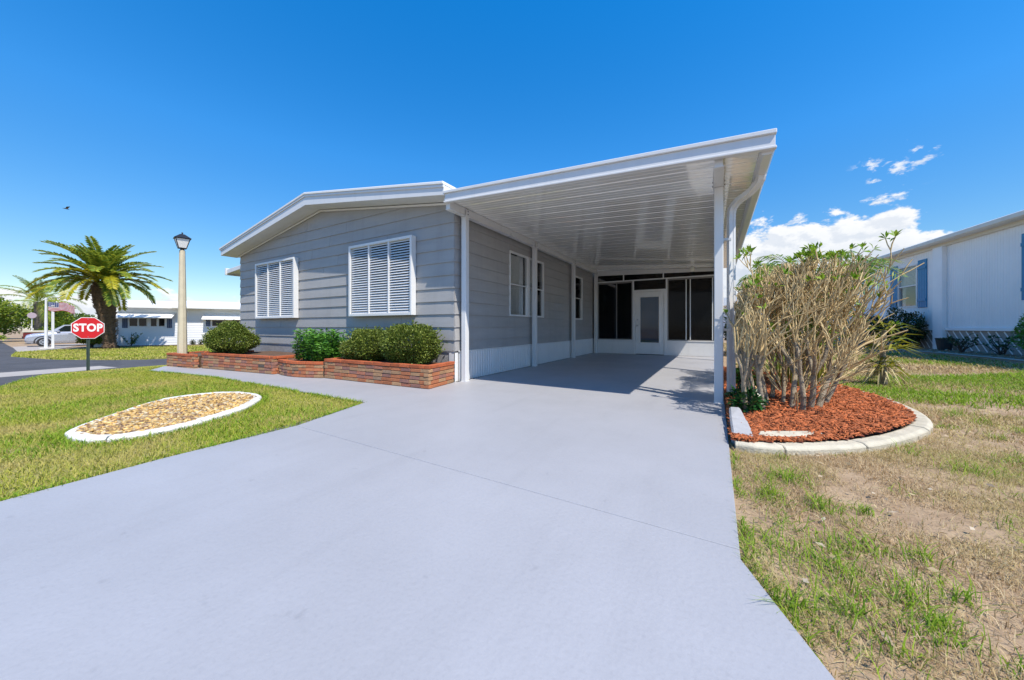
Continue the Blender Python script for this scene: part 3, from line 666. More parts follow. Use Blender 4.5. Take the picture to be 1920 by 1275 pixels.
planter('tall brick planter holding two clipped round bushes beside the carport post', [(-6.28, 4.60), (-6.28, 3.80), (-3.76, 3.91), (-3.86, 4.64)], 6, [(-4.0, 4.66), (-6.2, 4.66)])
arc = [(-7.62 + 1.33 * i / 8, 3.655 + .12 * i / 8 - .14 * math.sin(math.pi * i / 8)) for i in range(9)]
planter('low bow-fronted brick planter between the two taller ones', arc, 5, [(-6.30, 4.66), (-7.6, 4.66)])
planter('long brick planter under the left louvred window', [(-10.22, 4.3), (-10.22, 3.27), (-7.64, 3.56), (-7.64, 4.5)], 6, [(-7.7, 4.66), (-10.1, 4.66)])
planter('short brick planter with the lamp post at the house corner', [(-11.62, 4.0), (-11.5, 3.02), (-10.26, 3.16), (-10.26, 3.24)], 6, [(-10.3, 4.4), (-11.5, 4.4)], z0=-.04)

# ------------------------------------------------------------------ vegetation tools
def leaves(P, D, Ln, Wd, fold=.12, droop=0.0):
    """one folded rhombus per leaf"""
    n = len(P); D = norm(D); ref = np.where(np.abs(D[:, 2:3]) < .9, np.array([[0, 0, 1.]]), np.array([[1., 0, 0]])); S = norm(np.cross(D, ref))
    roll = rng.uniform(-.9, .9, (n, 1)); Nn = np.cross(S, D); S2 = S * np.cos(roll) + Nn * np.sin(roll); N2 = np.cross(S2, D)
    Ln = np.broadcast_to(np.asarray(Ln, float), (n,))[:, None]; Wd = np.broadcast_to(np.asarray(Wd, float), (n,))[:, None]
    tip = P + D * Ln - np.array([[0, 0, 1.]]) * droop * Ln; mid = P + D * Ln * .5
    return np.stack([P, mid + S2 * Wd / 2 + N2 * Ln * fold, tip, mid - S2 * Wd / 2 + N2 * Ln * fold], 1)
def segs(P0, P1, r0, r1, k=4):
    """tapered sticks, vectorised: returns verts (n*2k,3), faces"""
    P0 = np.asarray(P0); P1 = np.asarray(P1); n = len(P0); D = norm(P1 - P0); ref = np.where(np.abs(D[:, 2:3]) < .9, np.array([[0, 0, 1.]]), np.array([[1., 0, 0]]))
    U = norm(np.cross(D, ref)); Vv = np.cross(D, U); a = np.arange(k) * 2 * np.pi / k
    C = np.cos(a)[None, :, None] * U[:, None] + np.sin(a)[None, :, None] * Vv[:, None]
    A = P0[:, None] + C * np.asarray(r0)[:, None, None]; B = P1[:, None] + C * np.asarray(r1)[:, None, None]
    V = np.concatenate([A, B], 1).reshape(-1, 3); b = np.arange(n)[:, None] * 2 * k; j = np.arange(k)
    F = np.stack([b + j, b + (j + 1) % k, b + k + (j + 1) % k, b + k + j], -1).reshape(-1, 4)
    return V, F
def usph(n): return norm(rng.normal(size=(n, 3)))
def bush(label, loc, rad, n, m, leafsize, cat='bush', name='clipped_bush', lump=.12, stem='bark_dark', shell=.62, group=None, up=.25, base=.1, aspect=.5):
    t = thing(name, label, cat, loc, group); c = np.array(loc) + np.array([0, 0, base + rad[2]]); rd = np.array(rad)
    d = usph(n); d[:, 2] = np.where(d[:, 2] < -.9, -d[:, 2], d[:, 2])
    ph = rng.uniform(0, 6.28, (6,)); k = rng.normal(size=(6, 3)) * 3.2
    f = 1 + lump * sum(np.sin(d @ k[i] + ph[i]) for i in range(6)) / 2.2
    r = shell + (1 - shell) * rng.random(n) ** .6; r = np.where(rng.random(n) < .04, r * rng.uniform(1.0, 1.14, n), r)
    P = c + d * rd * (f * r)[:, None]
    D = d + up * np.array([0, 0, 1.]) + rng.normal(size=(n, 3)) * .75
    V = leaves(P, D, leafsize * rng.uniform(.6, 1.25, n), leafsize * aspect * rng.uniform(.7, 1.2, n))
    if name == 'clipped_bush':
        ks = 60; e = usph(ks); e[:, 2] = np.abs(e[:, 2]) * .9 + .05; e = norm(e); p0 = c + e * rd * .95; V2 = []
        for p_, e_ in zip(p0, e):
            k_ = rng.integers(6, 12); ax = norm(e_ + rng.normal(size=3) * .25 + np.array([0, 0, .4])); s_ = rng.uniform(.0, .11, k_)[:, None]
            V2.append(leaves(p_ + ax * s_, ax + rng.normal(size=(k_, 3)) * .7, leafsize * rng.uniform(.7, 1.2, k_), leafsize * aspect, .12))
        V = np.concatenate([V] + V2)
    np_mesh('foliage', V, m, t)
    ns = 26; e = usph(ns); e[:, 2] = np.abs(e[:, 2]) * .8 - .1; P0 = np.tile(np.array(loc), (ns, 1)) + rng.normal(size=(ns, 3)) * np.array([.06, .06, 0]); P0[:, 2] = loc[2] - .02
    P1 = c + e * rd * .45; P2 = c + e * rd * .85
    Va, Fa = segs(np.concatenate([P0, P1]), np.concatenate([P1, P2]), np.concatenate([np.full(ns, .012), np.full(ns, .007)]), np.concatenate([np.full(ns, .007), np.full(ns, .003)]))
    idx_mesh('stems', Va, Fa, stem, t)
    return t
bush('largest clipped round bush at the carport end of the tall brick planter', (-4.50, 4.27, .31), (.57, .43, .35), 17000, 'leaf_boxy', .042, base=-.03, lump=.13, shell=.66, group='clipped bushes in the brick planters')
bush('lower clipped bush between the leafy green shrub and the largest round bush', (-5.62, 4.26, .31), (.47, .42, .31), 15000, 'leaf_boxy', .040, base=-.04, lump=.16, shell=.64, group='clipped bushes in the brick planters')
bush('clipped bush below the left louvred window nearest the lamp post', (-9.93, 3.74, .31), (.64, .44, .36), 17000, 'leaf_boxy', .046, base=-.03, lump=.17, shell=.62, group='clipped bushes in the brick planters')
# upright leafy shrub in the low planter
lt_ = thing('leafy_shrub', 'bright green long-leaved shrub in the low bow-fronted planter', 'shrub', (-6.85, 4.12, .25))
P0s, P1s, LV = [], [], []
for i in range(150):
    b0 = np.array([-6.85 + random.uniform(-.48, .48), 4.08 + random.uniform(-.28, .28), .25]); h = random.uniform(.34, .66); ln = np.array([random.gauss(0, .16), random.gauss(0, .16) - .05, 1.0])
    b1 = b0 + ln * h; P0s.append(b0); P1s.append(b1); k = 30; s = rng.uniform(.1, 1.0, k)[:, None]; pts = b0 + (b1 - b0) * s
    a = rng.uniform(0, 6.28, k); dd = np.stack([np.cos(a), np.sin(a), rng.uniform(.2, .9, k)], 1)
    LV.append(leaves(pts, dd, rng.uniform(.07, .13, k), rng.uniform(.022, .036, k), .05, .25))
np_mesh('foliage', np.concatenate(LV), 'leaf_bright', lt_)
Va, Fa = segs(P0s, P1s, np.full(150, .006), np.full(150, .003)); idx_mesh('stems', Va, Fa, 'leaf_low', lt_)
# strappy plant beside the lamp post
sp = thing('strappy_plant', 'low strappy green plant beside the lamp post in the short planter', 'plant', (-10.62, 3.7, .28))
k = 46; a = rng.uniform(0, 6.28, k); dd = np.stack([np.cos(a) * .8, np.sin(a) * .8, rng.uniform(.3, 1.2, k)], 1)
np_mesh('foliage', leaves(np.array([[-10.62, 3.7, .28]]) + rng.normal(size=(k, 3)) * np.array([.06, .06, .0]), dd, rng.uniform(.2, .38, k), rng.uniform(.018, .03, k), .02, .35), 'leaf_tuft', sp)

# ------------------------------------------------------------------ lamp post
lp = thing('lamp_post', 'tall cream concrete lamp post with black lantern rising behind the brick planter', 'lamp post', (-11.29, 3.25, -.05))
bx, by = -11.29, 3.25
m = MB(); V = []
for z, r_ in ((-.06, .088), (.4, .084), (2.80, .050), (2.83, .050)): V += [(bx + r_ * 1.12 * math.cos(R(22.5 + 45 * j + 13)), by + r_ * 1.12 * math.sin(R(22.5 + 45 * j + 13)), z) for j in range(8)]
m.add(V, [(i * 8 + j, i * 8 + (j + 1) % 8, (i + 1) * 8 + (j + 1) % 8, (i + 1) * 8 + j) for i in range(3) for j in range(8)] + [tuple(range(24, 32))]); m.build('mast', 'mast_concrete', lp)
m = MB(); m.tube([(bx, by, 2.83), (bx, by, 2.88)], .04, 10); m.build('collar', 'black_metal', lp)
lan = MB()
zb, ztp = 2.88, 3.11; rb, rt = .10, .185; ang0 = .6
cb_ = [Vector((bx + rb * math.cos(ang0 + math.pi / 2 * j), by + rb * math.sin(ang0 + math.pi / 2 * j), zb)) for j in range(4)]
ct_ = [Vector((bx + rt * math.cos(ang0 + math.pi / 2 * j), by + rt * math.sin(ang0 + math.pi / 2 * j), ztp)) for j in range(4)]
for j in range(4):
    lan.tube([cb_[j], ct_[j]], .010, 6); lan.tube([cb_[j], cb_[(j + 1) % 4]], .010, 6); lan.tube([ct_[j], ct_[(j + 1) % 4]], .012, 6)
lanf = lan.build('lantern_frame', 'black_metal', lp)
for j in range(4):
    c0 = (cb_[j] + cb_[(j + 1) % 4]) / 2; c1_ = (ct_[j] + ct_[(j + 1) % 4]) / 2
    q = [cb_[j].lerp(c0, .04), cb_[(j + 1) % 4].lerp(c0, .04), ct_[(j + 1) % 4].lerp(c1_, .04), ct_[j].lerp(c1_, .04)]
    MB().add(q, [(0, 1, 2, 3)]).build('lantern_pane', 'frosted', lp)
m = MB(); rf = [Vector((bx + .222 * math.cos(ang0 + math.pi / 2 * j), by + .222 * math.sin(ang0 + math.pi / 2 * j), ztp + .005)) for j in range(4)]
r2 = [Vector((bx + .06 * math.cos(ang0 + math.pi / 2 * j), by + .06 * math.sin(ang0 + math.pi / 2 * j), ztp + .11)) for j in range(4)]
m.add(rf + r2, [(0, 1, 5, 4), (1, 2, 6, 5), (2, 3, 7, 6), (3, 0, 4, 7), (4, 5, 6, 7), (3, 2, 1, 0)]); m.build('lantern_roof', 'black_metal', lp)
m = MB(); m.tube([(bx, by, ztp + .11), (bx, by, ztp + .13), (bx, by, ztp + .145), (bx, by, ztp + .165)], [.03, .012, .02, .006], 8); m.build('finial', 'black_metal', lp)

# ------------------------------------------------------------------ stop sign
SXY = (-14.05, 2.20); sz = float(zg(SXY[0])) + GZ
fa = math.atan2(-SXY[1], -SXY[0])                                    # faces the driveway
ss = thing('stop_sign', 'red octagonal stop sign on a dark green post at the lawn edge', 'stop sign', (SXY[0], SXY[1], sz), rot=fa + math.pi / 2)
m = MB()
m.box(-.03, -.012, -.0, .012, -.25, 1.13 - sz * 0).box(.012, .03, 0, .012, -.25, 1.13).box(-.012, .012, .012, .026, -.25, 1.13)
m.build('post', 'post_green', ss, local=True)
rr = .275 / math.cos(R(22.5)); cz = 1.165
oct_ = lambda r_: [(r_ * math.cos(R(22.5 + 45 * j)), cz + r_ * math.sin(R(22.5 + 45 * j))) for j in range(8)]
MB().prism(oct_(rr), -.012, -.008).build('plate', 'sign_white', ss, local=True)
MB().prism(oct_(rr * .955), -.0145, -.0125).build('face', 'sign_red', ss, local=True)
fc = bpy.data.curves.new('stop_text', 'FONT'); fc.body = 'STOP'; fc.size = .212; fc.align_x = 'CENTER'; fc.align_y = 'CENTER'; fc.extrude = .0008; fc.offset = .0085; fc.space_character = 1.08; fc.resolution_u = 4
fo = bpy.data.objects.new('stop_text', fc); COL.objects.link(fo)
dg = bpy.context.evaluated_depsgraph_get(); me = bpy.data.meshes.new_from_object(fo.evaluated_get(dg)); COL.objects.unlink(fo); bpy.data.objects.remove(fo)
me.transform(Matrix.Translation((0, -.0165, cz)) @ Matrix.Rotation(R(90), 4, 'X') @ Matrix.Diagonal((.90, 1.28, 1, 1)))
me.materials.clear(); link('lettering', me, 'sign_white', ss)
for z in (cz - .23, cz + .23):
    m = MB(); m.tube([(0, -.0146, z), (0, -.019, z)], .010, 8); m.build('bolt', 'steel', ss, local=True)

# ------------------------------------------------------------------ gravel oval with white edging
ring = spline([(-4.86, .64), (-4.50, .70), (-4.32, .96), (-4.37, 1.37), (-4.72, 1.93), (-5.22, 2.30), (-5.65, 2.36), (-6.12, 2.12), (-6.14, 1.55), (-5.5, .98), (-5.1, .70)], 10, True)
def sweep_edge(t, pts, wid, hgt, cutsn, m, closed, z0=GZ, gap=.008, jit=.004):
    """rounded concrete edging swept along the outer line, cast in blocks with open cracks between"""
    n = len(pts); prof = [(0, -.03), (-.002, hgt * .7), (.025, hgt), (wid - .02, hgt * 1.0), (wid, hgt * .75), (wid, -.03)]
    tot = n if closed else n - 1
    nrm = []
    for i in range(n):
        a = pts[(i - 1) % n if closed else max(i - 1, 0)]; b = pts[(i + 1) % n if closed else min(i + 1, n - 1)]; d = (b - a).normalized(); nrm.append(Vector((-d.y, d.x, 0)))
    bounds = sorted(cutsn); blocks = list(zip(bounds, bounds[1:])) + ([(bounds[-1], bounds[0] + n)] if closed else [])
    for a, b in blocks:
        V = []; cnt = 0
        dz = random.uniform(-jit, jit)
        for i in range(a, b + 1):
            p = pts[i % n].copy(); nn_ = nrm[i % n]; d = Vector((nn_.y, -nn_.x, 0))
            if i == a: p += d * gap * random.uniform(.4, 1)
            if i == b: p -= d * gap * random.uniform(.4, 1)
            zz = float(zg(p.x)) + z0 + dz
            V += [p + nn_ * (q[0] + random.uniform(-.003, .003)) + Vector((0, 0, zz + q[1] + random.uniform(-.002, .002))) for q in prof]; cnt += 1
        k = len(prof); F = [(i * k + j, i * k + (j + 1) % k, (i + 1) * k + (j + 1) % k, (i + 1) * k + j) for i in range(cnt - 1) for j in range(k)] + [tuple(range(k)), tuple(range((cnt - 1) * k, cnt * k))]
        MB().add(V, F).build('edging_block', m, t, bevel=.006)
re_ = thing('gravel_bed_edging', 'white concrete edging round the oval gravel bed in the lawn', 'edging', (-5.2, 1.5, 0))
sweep_edge(re_, ring, .105, .06, [2, 14, 31, 47, 62, 80, 97], 'white_concrete', True)
RP = [(p.x, p.y) for p in ring]
cxr = sum(p[0] for p in RP) / len(RP); cyr = sum(p[1] for p in RP) / len(RP)
RIN = [(cxr + (x - cxr) * .9, cyr + (y - cyr) * .92) for x, y in RP]
def ico():
    bm = bmesh.new(); bmesh.ops.create_icosphere(bm, subdivisions=1, radius=1.0); v = np.array([p.co[:] for p in bm.verts]); f = np.array([[q.index for q in p.verts] for p in bm.faces]); bm.free(); return v, f
IV, IF = ico()
def stones(name, n, poly, size, z, m, flat=.55, parent=None, **props):
    x0, x1 = min(p[0] for p in poly), max(p[0] for p in poly); y0, y1 = min(p[1] for p in poly), max(p[1] for p in poly)
    x = rng.uniform(x0, x1, n * 3); y = rng.uniform(y0, y1, n * 3); k = inpoly(x, y, poly); x, y = x[k][:n], y[k][:n]; n = len(x)
    s = size * rng.uniform(.55, 1.3, n); sc = np.stack([s * rng.uniform(.8, 1.4, n), s * rng.uniform(.6, 1.0, n), s * flat * rng.uniform(.7, 1.2, n)], 1)
    a = rng.uniform(0, 6.28, n); V = IV[None] * sc[:, None] * (1 + rng.normal(size=(n, len(IV), 1)) * .09); ca, sa = np.cos(a)[:, None], np.sin(a)[:, None]
    tl = rng.normal(size=(n, 1)) * .35
    X = V[..., 0]; Y = V[..., 1]; Z = V[..., 2] + X * tl
    P = np.stack([X * ca - Y * sa + x[:, None], X * sa + Y * ca + y[:, None], Z + z + rng.uniform(0, .02, (n, 1)) + zg(x)[:, None]], -1)
    F = (IF[None] + (np.arange(n) * len(IV))[:, None, None]).reshape(-1, 3)
    return idx_mesh(name, P.reshape(-1, 3), F, m, parent, True, **props)
sheet('gravel_bed', RIN, GZ + .02, 'mulch_brown', kind='structure')
for nm, c, n in (('pebble', 'yellow brown', 4200), ('pebble_pale', 'cream', 1300), ('pebble_brown', 'dark brown', 1300)):
    o = stones('gravel', n, RIN, .021, GZ + .034, nm, kind='stuff'); tag(o, c + ' pebbles scattered in the oval gravel bed', 'gravel')

# ------------------------------------------------------------------ mulch bed with curved edging
bed_o = spline([(.13, 3.26), (.36, 3.28), (.70, 3.47), (1.09, 3.80), (1.50, 4.33), (1.78, 4.85), (1.92, 5.42), (1.95, 6.05), (1.88, 6.7), (1.68, 7.4), (1.2, 8.3), (.5, 9.0), (.12, 9.2)], 6)
be = thing('mulch_bed_edging', 'cream concrete kerb curving round the red mulch bed', 'edging', (1.0, 4.2, 0))
sweep_edge(be, bed_o, .135, .066, [0, 8, 17, 27, 29, 40, 55, len(bed_o) - 1], 'cream_concrete', False, jit=.006)
BEDP = [(p.x, p.y) for p in bed_o] ; BED = [(x - .10 * (1 if x > .3 else 0), y + .06) for x, y in BEDP] + [(.12, 9.1), (.12, 3.4)]
ob = thing('edging_slab', 'loose cream concrete strip lying just inside the mulch bed kerb', 'slab', (.5, 3.6, 0))
MB().prism([(.30, 3.47), (.34, 3.44), (.66, 3.64), (.80, 3.80), (.74, 3.83), (.32, 3.58)], .02, .075, 'z').build('strip', 'cream_concrete', ob, bevel=.012)
for nm, (y0, y1, x1), lb in (('a', (3.36, 3.86), 0), ('b', (3.865, 4.2), 0)) if False else ():
    pass
gb = tag(MB().add([(.115, 3.40, -.03), (.285, 3.37, -.03), (.265, 3.86, -.03), (.115, 3.86, -.03), (.12, 3.41, .085), (.275, 3.385, .07), (.255, 3.855, .095), (.12, 3.855, .11)], [(3, 2, 1, 0), (4, 5, 6, 7), (0, 1, 5, 4), (1, 2, 6, 5), (2, 3, 7, 6), (3, 0, 4, 7)]).build('edge_block', 'drive_block', None, bevel=.014), 'grey painted concrete block nearest the kerb end beside the driveway', 'block', 'grey blocks along the driveway edge')
gb = tag(MB().add([(.115, 3.868, -.03), (.26, 3.868, -.03), (.24, 4.22, -.03), (.115, 4.24, -.03), (.12, 3.872, .10), (.25, 3.872, .09), (.215, 4.2, .14), (.125, 4.22, .13)], [(3, 2, 1, 0), (4, 5, 6, 7), (0, 1, 5, 4), (1, 2, 6, 5), (2, 3, 7, 6), (3, 0, 4, 7)]).build('edge_block', 'drive_block', None, bevel=.014), 'grey painted concrete block by the low green plant and carport post', 'block', 'grey blocks along the driveway edge')
# mulch mound: gently domed bed plus loose chips
bmn = 46; xs = np.linspace(.11, 1.95, bmn); ysn = np.linspace(3.3, 9.15, 2 * bmn)
def mz(x, y): return GZ + .055 + .05 * np.exp(-((x - .75) ** 2 + (y - 4.7) ** 2) / .9) + .02 * vnoise(x, y, 5.0)
gv, gf, ids = [], [], {}
for i in range(len(xs) - 1):
    for j in range(len(ysn) - 1):
        cxm, cym = (xs[i] + xs[i + 1]) / 2, (ysn[j] + ysn[j + 1]) / 2
        if not inpoly(np.array([cxm]), np.array([cym]), BED)[0]: continue
        q = []
        for a_, b_ in ((i, j), (i + 1, j), (i + 1, j + 1), (i, j + 1)):
            if (a_, b_) not in ids: ids[(a_, b_)] = len(gv); gv.append((xs[a_], ysn[b_], float(mz(xs[a_], ysn[b_]))))
            q.append(ids[(a_, b_)])
        gf.append(q)
idx_mesh('mulch_bed', gv, gf, 'mulch_base', None, True, kind='structure')
def chips(n, poly, ln, wd, zf):
    x0, x1 = min(p[0] for p in poly), max(p[0] for p in poly); y0, y1 = min(p[1] for p in poly), max(p[1] for p in poly)
    x = rng.uniform(x0, x1, n * 2); y = y0 + (y1 - y0) * rng.random(n * 2) ** 1.5; k = inpoly(x, y, poly); x, y = x[k][:n], y[k][:n]; n = len(x)
    a = rng.uniform(0, 6.28, n); D = np.stack([np.cos(a), np.sin(a), rng.normal(size=n) * .22], 1); P = np.stack([x, y, zf(x, y) + rng.uniform(.0, .022, n)], 1)
    S = np.stack([-np.sin(a), np.cos(a), rng.normal(size=n) * .4], 1); l = ln * rng.uniform(.4, 1.5, n)[:, None]; w_ = wd * rng.uniform(.5, 1.4, n)[:, None]
    A = P - D * l / 2; B = P + D * l / 2; up = np.array([[0, 0, .004]])
    top = np.stack([A - S * w_ / 2 + up, A + S * w_ / 2 + up, B + S * w_ * .35 + up, B - S * w_ * .35 + up], 1); bot = top - np.array([0, 0, .007])
    V = np.concatenate([top, bot], 1).reshape(-1, 3); b = np.arange(n)[:, None, None] * 8
    F = (np.array([[0, 1, 2, 3], [0, 4, 5, 1], [1, 5, 6, 2], [2, 6, 7, 3], [3, 7, 4, 0]])[None] + b).reshape(-1, 4)
    return V, F
V, F = chips(17000, BED, .050, .0085, mz); o = idx_mesh('mulch', V, F, 'mulch_red', None, kind='stuff'); tag(o, 'shredded red wood mulch filling the curved bed', 'mulch')

# ------------------------------------------------------------------ the big bare bush
bb = thing('bare_bush', 'tall bare twiggy tan bush with few green leaf tufts in the red mulch bed', 'bush', (.72, 4.75, .02))
S0, S1, Ra, Rb, TIPS = [], [], [], [], []
T0, T1, Ta, Tb = [], [], [], []
CB = np.array([.86, 4.9, .93]); RB = np.array([.70, .72, .74])
def grow(p, d, ln, r, lev, maxlev):
    nsub = 2; q = p
    for i in range(nsub):
        d = norm(d + rng.normal(size=3) * (.13 if lev else .08) + np.array([0, 0, .05])); e = q + d * ln / nsub; r2 = r * (.90 if lev < maxlev else .85)
        (T0 if lev < 2 else S0).append(q); (T1 if lev < 2 else S1).append(e); (Ta if lev < 2 else Ra).append(r); (Tb if lev < 2 else Rb).append(r2); q = e; r = r2
    out = (((q - CB) / RB) ** 2).sum()
    lim = .95 if rng.random() < .80 else 2.9
    if lev >= maxlev or (out > lim and lev > 2): TIPS.append((q, d)); return
    nk = 2 if rng.random() < .62 else 3
    if lev == 0: nk = 3
    a0 = rng.uniform(0, 6.28)
    ref = norm(np.cross(d, np.array([.3, .5, .2]))); r3 = np.cross(d, ref)
    for j in range(nk):
        a = a0 + 2 * np.pi * j / nk + rng.normal() * .4; sp_ = rng.uniform(.24, .50) * (1.0 if lev else .85)
        nd = norm(d * math.cos(sp_) + (ref * math.cos(a) + r3 * math.sin(a)) * math.sin(sp_) + np.array([0, 0, .2]))
        if lev > 1: nd = norm(nd + .07 * norm((q - CB) * np.array([1, 1, .35])))
        if q[0] < .34: nd = norm(nd + np.array([.7 * (.34 - q[0]) / .2, 0, .2]))
        grow(q, nd, ln * rng.uniform(.68, .92), max(r * .74, .0052), lev + 1, maxlev)
for (x, y) in ((.28, 4.36), (.36, 4.52), (.42, 4.40), (.50, 4.78), (.60, 5.3), (.70, 4.70), (.78, 4.62), (.86, 4.78), (.82, 5.05), (1.0, 5.12), (1.06, 5.22), (.30, 4.9), (.66, 4.95), (.95, 4.9), (.34, 4.62), (.40, 4.85), (.46, 5.1)):
    lean = np.array([max((x - .58) * .8, -.04), (y - 4.8) * .6, 1.0]) + rng.normal(size=3) * .05
    T0, T1, Ta, Tb = [], [], [], []
    grow(np.array([x, y, .03]), norm(lean), rng.uniform(.30, .44), rng.uniform(.021, .033), 0, 6)
    V, F = segs(T0, T1, Ta, Tb, 7); idx_mesh('trunk', V, F, 'bark_grey', bb, True)
T0, T1, Ta, Tb = S0, S1, Ra, Rb
for i in range(40):
    a = rng.uniform(0, 6.28); rr_ = rng.uniform(.05, .34); p = np.array([.68 + math.cos(a) * rr_, 4.8 + math.sin(a) * rr_ * 1.3, rng.uniform(.10, .42)])
    if p[0] < .34: continue
    grow(p, norm(np.array([math.cos(a) * .6, math.sin(a) * .6, rng.uniform(.5, 1.1)])), rng.uniform(.16, .26), .007, 3, 6)
V, F = segs(S0, S1, Ra, Rb, 4); idx_mesh('twigs', V, F, 'bark_twig', bb)
tips = [t for t in TIPS]; random.shuffle(tips); LV = []
high = sorted(tips, key=lambda t: -t[0][2])
for (p, d) in high[:60] + tips[:120]:
    k = random.randint(4, 8); D = norm(d + rng.normal(size=(k, 3)) * .75 + np.array([0, 0, .15])); LV.append(leaves(np.tile(p, (k, 1)), D, rng.uniform(.05, .10, k), rng.uniform(.018, .034, k), .08, .1))
np_mesh('leaf_tufts', np.concatenate(LV), 'leaf_tuft', bb, kind='stuff')
bush('dark green low plant by the foot of the carport post', (.29, 4.42, .04), (.15, .22, .12), 420, 'leaf_low', .075, name='low_plant', cat='plant', base=.0, shell=.3, aspect=.42, group=None)
bush('small green sprig growing through the mulch beside the downspout', (.34, 5.5, .05), (.13, .2, .22), 300, 'leaf_bright', .07, name='low_plant', cat='plant', base=.0, shell=.3, aspect=.42, group=None)

# ------------------------------------------------------------------ palms
def frond(path, half, n, droop, width, vee=.35, taperbase=.25):
    """leaflets on both sides of an arching midrib -> quads; returns verts (n,4,3)"""
    k = len(path); t = np.linspace(.12, 1, n); out = []
    P = np.array([[np.interp(s, np.linspace(0, 1, k), path[:, c]) for c in range(3)] for s in t]); D = norm(np.gradient(P, axis=0))
    up = np.array([0, 0, 1.]); S = norm(np.cross(D, up)); Nn = np.cross(S, D)
    ln = half * np.minimum(1, (t - .05) / taperbase) * np.sqrt(np.maximum(.04, 1 - ((t - .3) / .78) ** 2 * (t > .3)))
    for s in (-1, 1):
        dd = norm(S * s * .85 + D * .62 + Nn * vee + rng.normal(size=P.shape) * .08); l = (ln * rng.uniform(.85, 1.1, n))[:, None]
        tip = P + dd * l - up * (droop * l); mid = P + dd * l * .5 - up * (droop * l * .22); wv_ = D * width
        out.append(np.stack([P, mid + wv_ / 2, tip, mid - wv_ / 2], 1))
    return np.concatenate(out)
def arch(base, az_, el0, ln, bend, n=14, pw=1.1):
    p = np.array(base, float); pts = [p.copy()]; e = el0
    for i in range(n):
        e2 = e - bend * (i / n) ** pw; pts.append(pts[-1] + ln / n * np.array([math.cos(az_) * math.cos(e2), math.sin(az_) * math.cos(e2), math.sin(e2)]))
    return np.array(pts)
def palm(label, loc, trunk_h, rprof, crown, nf, flen, leafl, mats, bark, name, cat='palm tree', nle=46, bend=(1.3, 2.0), wid=.05, elr=(-.35, 1.45), droop=.25, scales=True, lean=(0, 0)):
    t = thing(name, label, cat, loc); base = np.array(loc)
    ln_ = lambda h: (max(h, 0) / trunk_h) ** 1.3
    m = MB(); hs = np.linspace(-.1, trunk_h, 16); m.tube([(loc[0] + lean[0] * ln_(h), loc[1] + lean[1] * ln_(h), loc[2] + h) for h in hs], [float(np.interp(h / trunk_h, [r_[0] for r_ in rprof], [r_[1] for r_ in rprof])) for h in hs], 14)
    m.build('trunk', bark, t, smooth=True)
    if scales:
        s = []; rows = int(trunk_h / .085)
        for i in range(rows):
            h = (i + .5) / rows * trunk_h; r_ = float(np.interp(h / trunk_h, [q[0] for q in rprof], [q[1] for q in rprof])); nk = max(7, int(2 * math.pi * r_ / .16))
            for j in range(nk):
                a = 2 * math.pi * (j + .5 * (i % 2)) / nk + rng.normal() * .06; c = np.array([loc[0] + lean[0] * ln_(h) + math.cos(a) * r_ * .95, loc[1] + lean[1] * ln_(h) + math.sin(a) * r_ * .95, loc[2] + h])
                o_ = np.array([math.cos(a), math.sin(a), 0]); tn = np.array([-math.sin(a), math.cos(a), 0]); w_ = .085; pr = rng.uniform(.05, .13) + .10 * max(0, h / trunk_h - .75)
                s.append([c - tn * w_, c + o_ * pr * .4 - np.array([0, 0, .06]), c + tn * w_, c + o_ * pr + np.array([0, 0, .075])])
        np_mesh('leaf_bases', np.array(s), bark, t)
    ctop = np.array([loc[0] + lean[0], loc[1] + lean[1], loc[2] + trunk_h - .05])
    for i in range(nf):
        u = (i + .5) / nf; e = elr[0] + (elr[1] - elr[0]) * u ** .85; a = i * 2.39996 + rng.normal() * .12; bd = bend[0] + (bend[1] - bend[0]) * rng.random(); l = flen * (rng.uniform(.85, 1.05)) * (1.0 if u < .8 else .72)
        pth = arch(ctop + np.array([math.cos(a), math.sin(a), 0]) * .12 + np.array([0, 0, .35 * u]), a, e + .35, l, bd * (1 - .45 * u))
        V = frond(pth, leafl * (1 - .25 * u), nle, droop * (1 - .5 * u), wid)
        fo_ = np_mesh('frond', V, mats[1] if (u < .42 and rng.random() < .55) else mats[0], t)
        Vr, Fr = segs(pth[:-1], pth[1:], np.linspace(.03, .008, len(pth) - 1) * (flen / 3.2), np.linspace(.028, .006, len(pth) - 1) * (flen / 3.2), 4)
        idx_mesh('midrib', Vr, Fr, mats[1], fo_)
    return t
palm('tall date palm with thick rough trunk behind the stop sign', (-34.7, 6.38, -.53), 4.38, [(0, .44), (.07, .28), (.35, .31), (.55, .42), (.74, .53), (.9, .50), (1, .36)], None, 64, 3.2, .58, ('palm_leaf', 'palm_leaf_gold'), 'palm_bark', 'date_palm', nle=64, wid=.11, elr=(-.30, 1.2), bend=(1.2, 1.8), lean=(-.07, -.36))
palm('smaller feathery palm with slim grey trunk behind the flagpole', (-58.8, 6.0, -.53), 4.0, [(0, .32), (.3, .26), (.8, .24), (1, .22)], None, 24, 3.3, .7, ('palm_leaf', 'palm_leaf'), 'palm_grey', 'queen_palm', nle=44, wid=.06, elr=(-.3, 1.3), bend=(1.4, 2.1), droop=.7)
